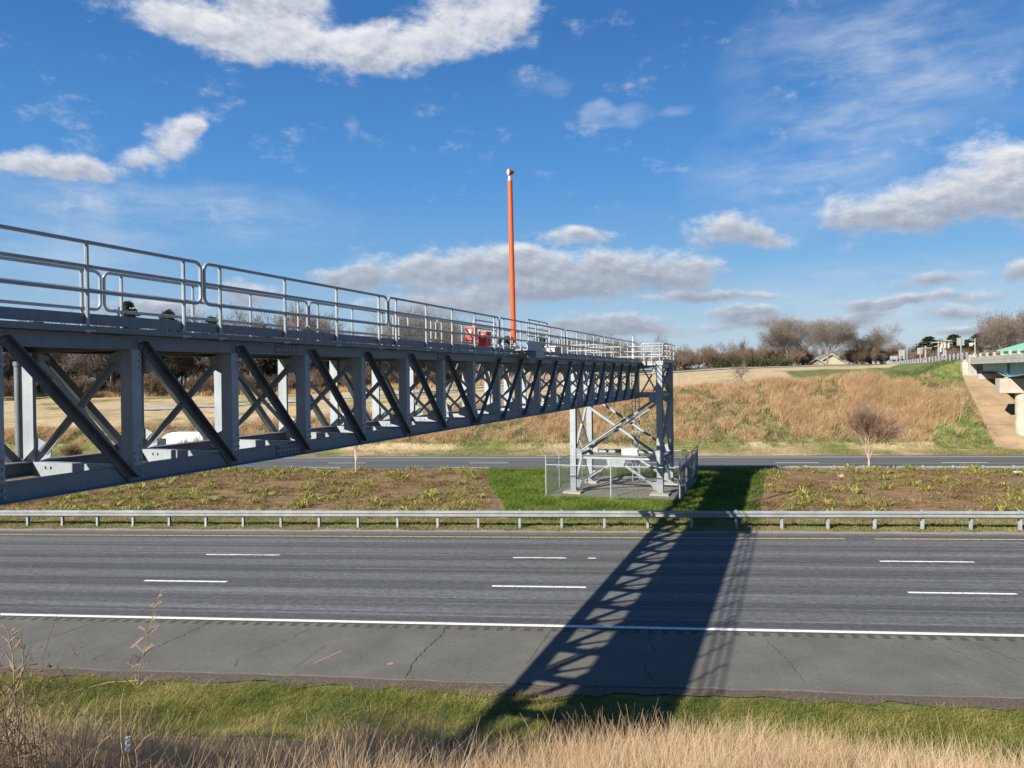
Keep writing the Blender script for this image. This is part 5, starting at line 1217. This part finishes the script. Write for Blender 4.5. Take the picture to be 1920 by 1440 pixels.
# ------------------------------------------------------------------ dead weeds at the left of the camera's slope
def wpt(px, py, Z):
    d = Vector(ff)*Z + RR*((px-960)/1442*Z) - UU*((py-720)/1442*Z); return Vector((0, 0, CZ))+d
def stalk(name, pts, Z, r0_, r1_, label, m='deadstem', side=(), plume=None):
    P = [wpt(a, b, Z) for a, b in pts]; foot = P[0].copy(); gz = h1(foot.x, foot.y)
    if foot.z > gz: P = [Vector((foot.x+.02, foot.y, gz-.03))]+P
    rg = random.Random(len(label)); Q = []
    for a, b in zip(P[:-1], P[1:]):
        n = max(2, int((b-a).length/.08)); Q += [a.lerp(b, i/n)+Vector((rg.gauss(0, .003), rg.gauss(0, .003), 0)) for i in range(n)]
    Q.append(P[-1]); e = empty(name, P[0], label, 'dead weed', 'dead weed stalks at the lower left')
    R_ = [r0_+(r1_-r0_)*i/(len(Q)-1) for i in range(len(Q))]
    mb = MB(); mb.pipe(Q, R_, 6); mb.build('stem', M[m], e, True)
    if side:
        mb = MB()
        for pp in side: mb.pipe([wpt(a, b, Z+.02*k) for k, (a, b) in enumerate(pp)], [r1_*1.6]*(len(pp)-1)+[r1_*.6], 5)
        mb.build('side_stem', M[m], e, True)
    if plume:
        mb = MB(); 
        for _ in range(plume):
            t = rg.uniform(.72, .985); b = Q[int(t*(len(Q)-1))]; k = rg.choice((-1, 1, 1)); l = .015+.05*(1-t)/.28+rg.uniform(0, .02)
            d = RR*(k*rg.uniform(.4, 1))+UU*rg.uniform(.5, 1.1)+ff*rg.uniform(-.5, .5); p1 = b+d*l*.5+RR*rg.uniform(-.005, .005); p2 = b+d*l
            mb.pipe([b, p1, p2], [.0007, .0006, .0004], 4)
            for q in range(3): mb.tube(b.lerp(p2, .5+.2*q), b.lerp(p2, .5+.2*q)+Vector((rg.gauss(0, .004), rg.gauss(0, .004), .005)), .0008, 3)
        mb.build('seed_head', M['palestem'], e, True)
    return e
stalk('dead_weed', [(232, 1418), (246, 1352), (262, 1258), (276, 1190), (290, 1140), (305, 1106)], 4.6, .0058, .0018, 'tallest dead weed with a feathery pale seed head leaning right', 'deadstem', [[(262, 1245), (243, 1253), (247, 1230), (254, 1228), (262, 1238)], [(277, 1192), (272, 1180), (262, 1176), (258, 1178)], [(258, 1276), (205, 1279), (138, 1296)]], 70)
stalk('dead_weed', [(32, 1350), (28, 1300), (22, 1220), (16, 1188), (4, 1168)], 4.2, .006, .003, 'brown dead stalk with curled leaves at the far left edge', 'deadstem', [[(20, 1205), (0, 1190)], [(22, 1190), (40, 1180)], [(24, 1220), (38, 1200), (34, 1218)], [(26, 1250), (10, 1222), (0, 1240)]], 18)
stalk('dead_weed', [(44, 1340), (44, 1290), (42, 1240), (38, 1195), (39, 1180)], 4.4, .006, .003, 'broken topped brown stalk just right of the curled one', 'deadstem', [[(44, 1255), (20, 1290), (0, 1318)], [(46, 1250), (20, 1320), (0, 1338)]])
stalk('dead_weed', [(132, 1404), (137, 1352), (141, 1298), (139, 1276)], 4.5, .0045, .002, 'thin dark upright weed between the broken stalk and the tallest one', 'deadstem', [[(138, 1330), (122, 1322), (108, 1312)], [(137, 1350), (150, 1320), (158, 1300)]])
stalk('dead_weed', [(176, 1432), (190, 1390), (205, 1355)], 4.3, .005, .002, 'short dark forked weed left of the white plastic', 'deadstem', [[(190, 1390), (208, 1378), (220, 1360)], [(200, 1365), (222, 1350)]])
stalk('dead_weed', [(226, 1330), (231, 1300), (236, 1283)], 4.6, .003, .0015, 'short pale bent stem beside the tallest weed', 'palestem')
stalk('dead_weed', [(256, 1405), (270, 1385), (293, 1370), (302, 1385), (308, 1405)], 4.5, .005, .002, 'dark arching stem right of the white plastic', 'deadstem')
# tangle of broken stems in the corner
rg = np.random.default_rng(77); mb = MB()
for i in range(900):
    u = rg.uniform(0, 1); x, y = -3.55+rg.normal(0, .30), 3.85+rg.normal(0, .30); z = h1(x, y); l = rg.uniform(.2, .7); a = rg.uniform(0, 6.283); tl = rg.uniform(.1, 1.35)
    top = 1.25*math.exp(-((x+3.6)/.42)**2)+.25; p = Vector((x, y, z+rg.uniform(0, 1)**.7*top))
    q = p+Vector((math.cos(a)*math.sin(tl), math.sin(a)*math.sin(tl), math.cos(tl)))*l*.75; m_ = p.lerp(q, .5)+Vector((rg.normal(0, .03), rg.normal(0, .03), rg.normal(0, .03)))
    r = rg.uniform(.0012, .0036); mb.pipe([p, m_, q], [r, r*.8, r*.4], 4)
    if i % 3 == 0:
        for _ in range(3): b_ = q+Vector((rg.normal(0, .02), rg.normal(0, .02), rg.normal(0, .02))); mb.tube(b_, b_+Vector((rg.normal(0, .02), rg.normal(0, .02), rg.normal(0, .02))), .004, 4, .001)
tag(mb.build('dead_weed_tangle', M['deadweed'], None, True), 'tangle of broken dead brown stems in the lower left corner', 'dead weeds', kind='stuff')
p0 = wpt(240, 1400, 4.55); mb = MB(); rg = random.Random(5); nu, nv = 7, 9
def lp(i, j): return p0+RR*((i/nu-.5)*.022+.006*math.sin(j*1.9+i*.7))+UU*((j/nv-.4)*.10)+ff*(.012*math.sin(i*2.1+j*1.3)+.006*math.cos(j*2.7))
for i in range(nu):
    for j in range(nv): mb.quad(lp(i, j), lp(i+1, j), lp(i+1, j+1), lp(i, j+1))
tag(mb.build('plastic_scrap', M['litter'], None, True), 'crumpled white plastic scrap caught on the tallest dead weed', 'litter')

# ------------------------------------------------------------------ sky and light
SUN_EL = 30.; SH = Vector((.618, .782, 0)).normalized()          # shadows point this way
w = D.worlds.new('World'); S.world = w; w.use_nodes = True
n = N(w.node_tree); bg = n.n['Background']
sky = n.add('ShaderNodeTexSky', sky_type='NISHITA', sun_disc=False); sky.sun_elevation = R(SUN_EL); sky.sun_rotation = math.atan2(-SH.x, -SH.y); sky.altitude = 250; sky.air_density = 1.0; sky.dust_density = .4; sky.ozone_density = 2.0
dirv = n.n.new('ShaderNodeTexCoord').outputs['Generated']
sp = n.add('ShaderNodeSeparateXYZ', {0: dirv})
az = n.math('ARCTAN2', sp.outputs[0], sp.outputs[1]); el = n.math('ARCSINE', sp.outputs[2])
pv = n.add('ShaderNodeCombineXYZ', {0: az, 1: el, 2: 0}).outputs[0]
wn = n.add('ShaderNodeTexNoise', {'Vector': pv, 'Scale': 9., 'Detail': 3., 'Roughness': .6})
warp = n.vm('MULTIPLY', n.vm('SUBTRACT', wn.outputs['Color'], (.5, .5, .5)).outputs[0], (.09, .045, 0)).outputs[0]
pw = n.vm('ADD', pv, warp).outputs[0]
def azel(px, py):
    u = (px-960)/1442; v = (703-.011*(px-960)-py)/1442; return -YAW+math.atan(u), math.atan(v/math.sqrt(1+u*u))
CL = [  # photo centre and radii of the cloud masses, turned into azimuth / elevation
 (330, 25, 150, 48), (470, 62, 150, 55), (600, 92, 140, 58), (730, 92, 130, 55), (850, 62, 130, 60), (965, 40, 80, 55), (560, 0, 120, 50), (900, -30, 160, 50), (400, -60, 260, 60),
 (0, 318, 70, 34), (70, 308, 100, 36), (165, 322, 100, 30), (255, 300, 55, 36), (320, 262, 75, 50), (365, 235, 40, 26),
 (640, 520, 80, 34), (760, 522, 140, 44), (900, 500, 150, 50), (1050, 510, 170, 62), (1200, 505, 140, 56), (1290, 525, 80, 40), (1000, 552, 280, 30),
 (1078, 438, 105, 24), (1365, 432, 120, 46), (1450, 448, 80, 32), (1640, 405, 120, 52), (1745, 388, 135, 72), (1860, 355, 140, 104), (1950, 345, 120, 100),
 (1150, 602, 150, 24), (1400, 588, 115, 20), (1620, 582, 75, 20), (1790, 584, 90, 20), (1750, 530, 110, 22), (1918, 510, 45, 30), (470, 548, 120, 30), (300, 575, 160, 24), (1100, 618, 320, 20), (820, 575, 220, 26), (1520, 605, 260, 16), (1700, 562, 240, 14), (1330, 560, 200, 14), (1850, 612, 160, 14)]
W_ = Yv = None
for px, py, rx, ry in CL:
    a, e = azel(px, py); c = math.cos(math.atan((px-960)/1442)); ia, ie = 1442/(rx*c*c), 1442/(ry*c)
    q = n.n.new('ShaderNodeVectorMath'); q.operation = 'MULTIPLY_ADD'; n.set(q.inputs[0], pw); q.inputs[1].default_value = (ia, ie, 0); q.inputs[2].default_value = (-a*ia, -e*ie, 0); q = q.outputs[0]
    l = n.vm('LENGTH', q).outputs['Value']; ww = n.math('SUBTRACT', 1.0, l, clamp=True)
    if py < 345 and px < 420 and py > 200: ww = n.math('MULTIPLY', ww, .9)
    y = n.vm('DOT_PRODUCT', q, (0, 1, 0)).outputs['Value']
    W_ = ww if W_ is None else n.math('ADD', W_, ww); Yv = n.math('MULTIPLY', ww, y) if Yv is None else n.math('MULTIPLY_ADD', ww, y, Yv)
fb = n.noise(n.vm('MULTIPLY', pv, (1., 1.7, 1.)).outputs[0], 13., 10, .68)
fb2 = n.noise(n.vm('ADD', n.vm('MULTIPLY', pv, (1., 1.7, 1.)).outputs[0], (-.006, .013, 0)).outputs[0], 13., 7, .66)
dn = n.math('ADD', n.math('MULTIPLY', n.math('MINIMUM', W_, 1.1), 1.75), n.math('MULTIPLY', n.math('SUBTRACT', fb, .53), 3.2))
alpha = n.math('MULTIPLY', n.rng(dn, .04, 1.30), .97)
vert = n.math('DIVIDE', Yv, n.math('ADD', W_, .02))
emb = n.math('MULTIPLY', n.math('SUBTRACT', fb, fb2), 3.2)
thick = n.rng(dn, .5, 1.5)
lit = n.math('ADD', n.math('ADD', n.math('MULTIPLY', vert, .9), emb), n.math('MULTIPLY', thick, -.40))
elf = n.rng(el, .02, .34)                                   # low banks are seen from below and look greyer
lit = n.math('ADD', lit, n.math('MULTIPLY_ADD', elf, .85, -.22))
ccol = n.ramp(n.math('MULTIPLY_ADD', lit, .5, .5), [(.10, (3.4, 3.9, 4.9)), (.40, (4.7, 5.15, 6.1)), (.66, (6.8, 7.1, 7.7)), (.95, (8.7, 8.75, 8.9))])
# thin high streaks
ci = n.noise(n.vm('MULTIPLY', n.vm('ADD', pv, n.vm('MULTIPLY', wn.outputs['Color'], (.035, .02, 0)).outputs[0]).outputs[0], (4., 13., 1.)).outputs[0], 1.7, 7, .62)
CI = [(1640, 130, 330, 200, .42), (1500, 330, 260, 130, .28), (330, 400, 420, 75, .42), (120, 480, 300, 90, .22), (1020, 150, 60, 28, .5), (1122, 208, 42, 34, .75), (1270, 202, 30, 10, .4), (1640, 560, 400, 90, .35), (1180, 215, 70, 26, .4), (660, 240, 20, 12, .3)]
cw = None
for px, py, rx, ry, s in CI:
    a, e = azel(px, py); c = math.cos(math.atan((px-960)/1442)); ia, ie = 1442/(rx*c*c), 1442/(ry*c)
    q = n.n.new('ShaderNodeVectorMath'); q.operation = 'MULTIPLY_ADD'; n.set(q.inputs[0], pw); q.inputs[1].default_value = (ia, ie, 0); q.inputs[2].default_value = (-a*ia, -e*ie, 0)
    ww = n.math('MULTIPLY', n.math('SUBTRACT', 1.0, n.vm('LENGTH', q.outputs[0]).outputs['Value'], clamp=True), s*2.7)
    cw = ww if cw is None else n.math('ADD', cw, ww)
ca = n.math('MULTIPLY', n.math('MINIMUM', cw, .75), n.rng(ci, .30, .85))
# deep winter blue overhead, paler toward the horizon
hs = n.add('ShaderNodeHueSaturation', {'Hue': .5, 'Saturation': 1.2, 'Value': 1.0, 'Color': sky.outputs[0]})
grad = n.ramp(n.math('MULTIPLY', el, .8), [(0., (4.8, 6.1, 7.4)), (.036, (4.2, 5.8, 7.5)), (.11, (1.95, 4.4, 7.6)), (.20, (.92, 3.15, 7.3)), (.335, (.48, 1.95, 5.4)), (.9, (.16, .85, 3.0))])
base = n.mix(.8, hs.outputs[0], grad)
c = n.mix(ca, base, (6.6, 7.3, 8.4)); c = n.mix(alpha, c, ccol)
n.l.new(c, bg.inputs[0]); bg.inputs[1].default_value = .05
sun = D.objects.new('sun', D.lights.new('sun', 'SUN')); COL.objects.link(sun)
e = R(SUN_EL); dv = Vector((SH.x*math.cos(e), SH.y*math.cos(e), -math.sin(e)))
sun.rotation_euler = dv.to_track_quat('-Z', 'Y').to_euler(); sun.location = (-30, -40, 40)
sun.data.energy = 5.0; sun.data.angle = R(.53); sun.data.color = (1, .94, .84)
w.cycles.sampling_method = 'MANUAL'; w.cycles.sample_map_resolution = 512
S.view_settings.view_transform = 'Standard'; S.view_settings.look = 'None'; S.view_settings.exposure = 1.0; S.view_settings.gamma = 1; S.view_settings.use_curve_mapping = False
cy = S.cycles; cy.max_bounces = 5; cy.diffuse_bounces = 2; cy.glossy_bounces = 2; cy.transmission_bounces = 3; cy.transparent_max_bounces = 6; cy.use_denoising = True; cy.denoiser = 'OPENIMAGEDENOISE'; cy.denoising_input_passes = 'RGB_ALBEDO_NORMAL'; cy.denoising_prefilter = 'ACCURATE'; cy.use_adaptive_sampling = True; cy.adaptive_threshold = .004
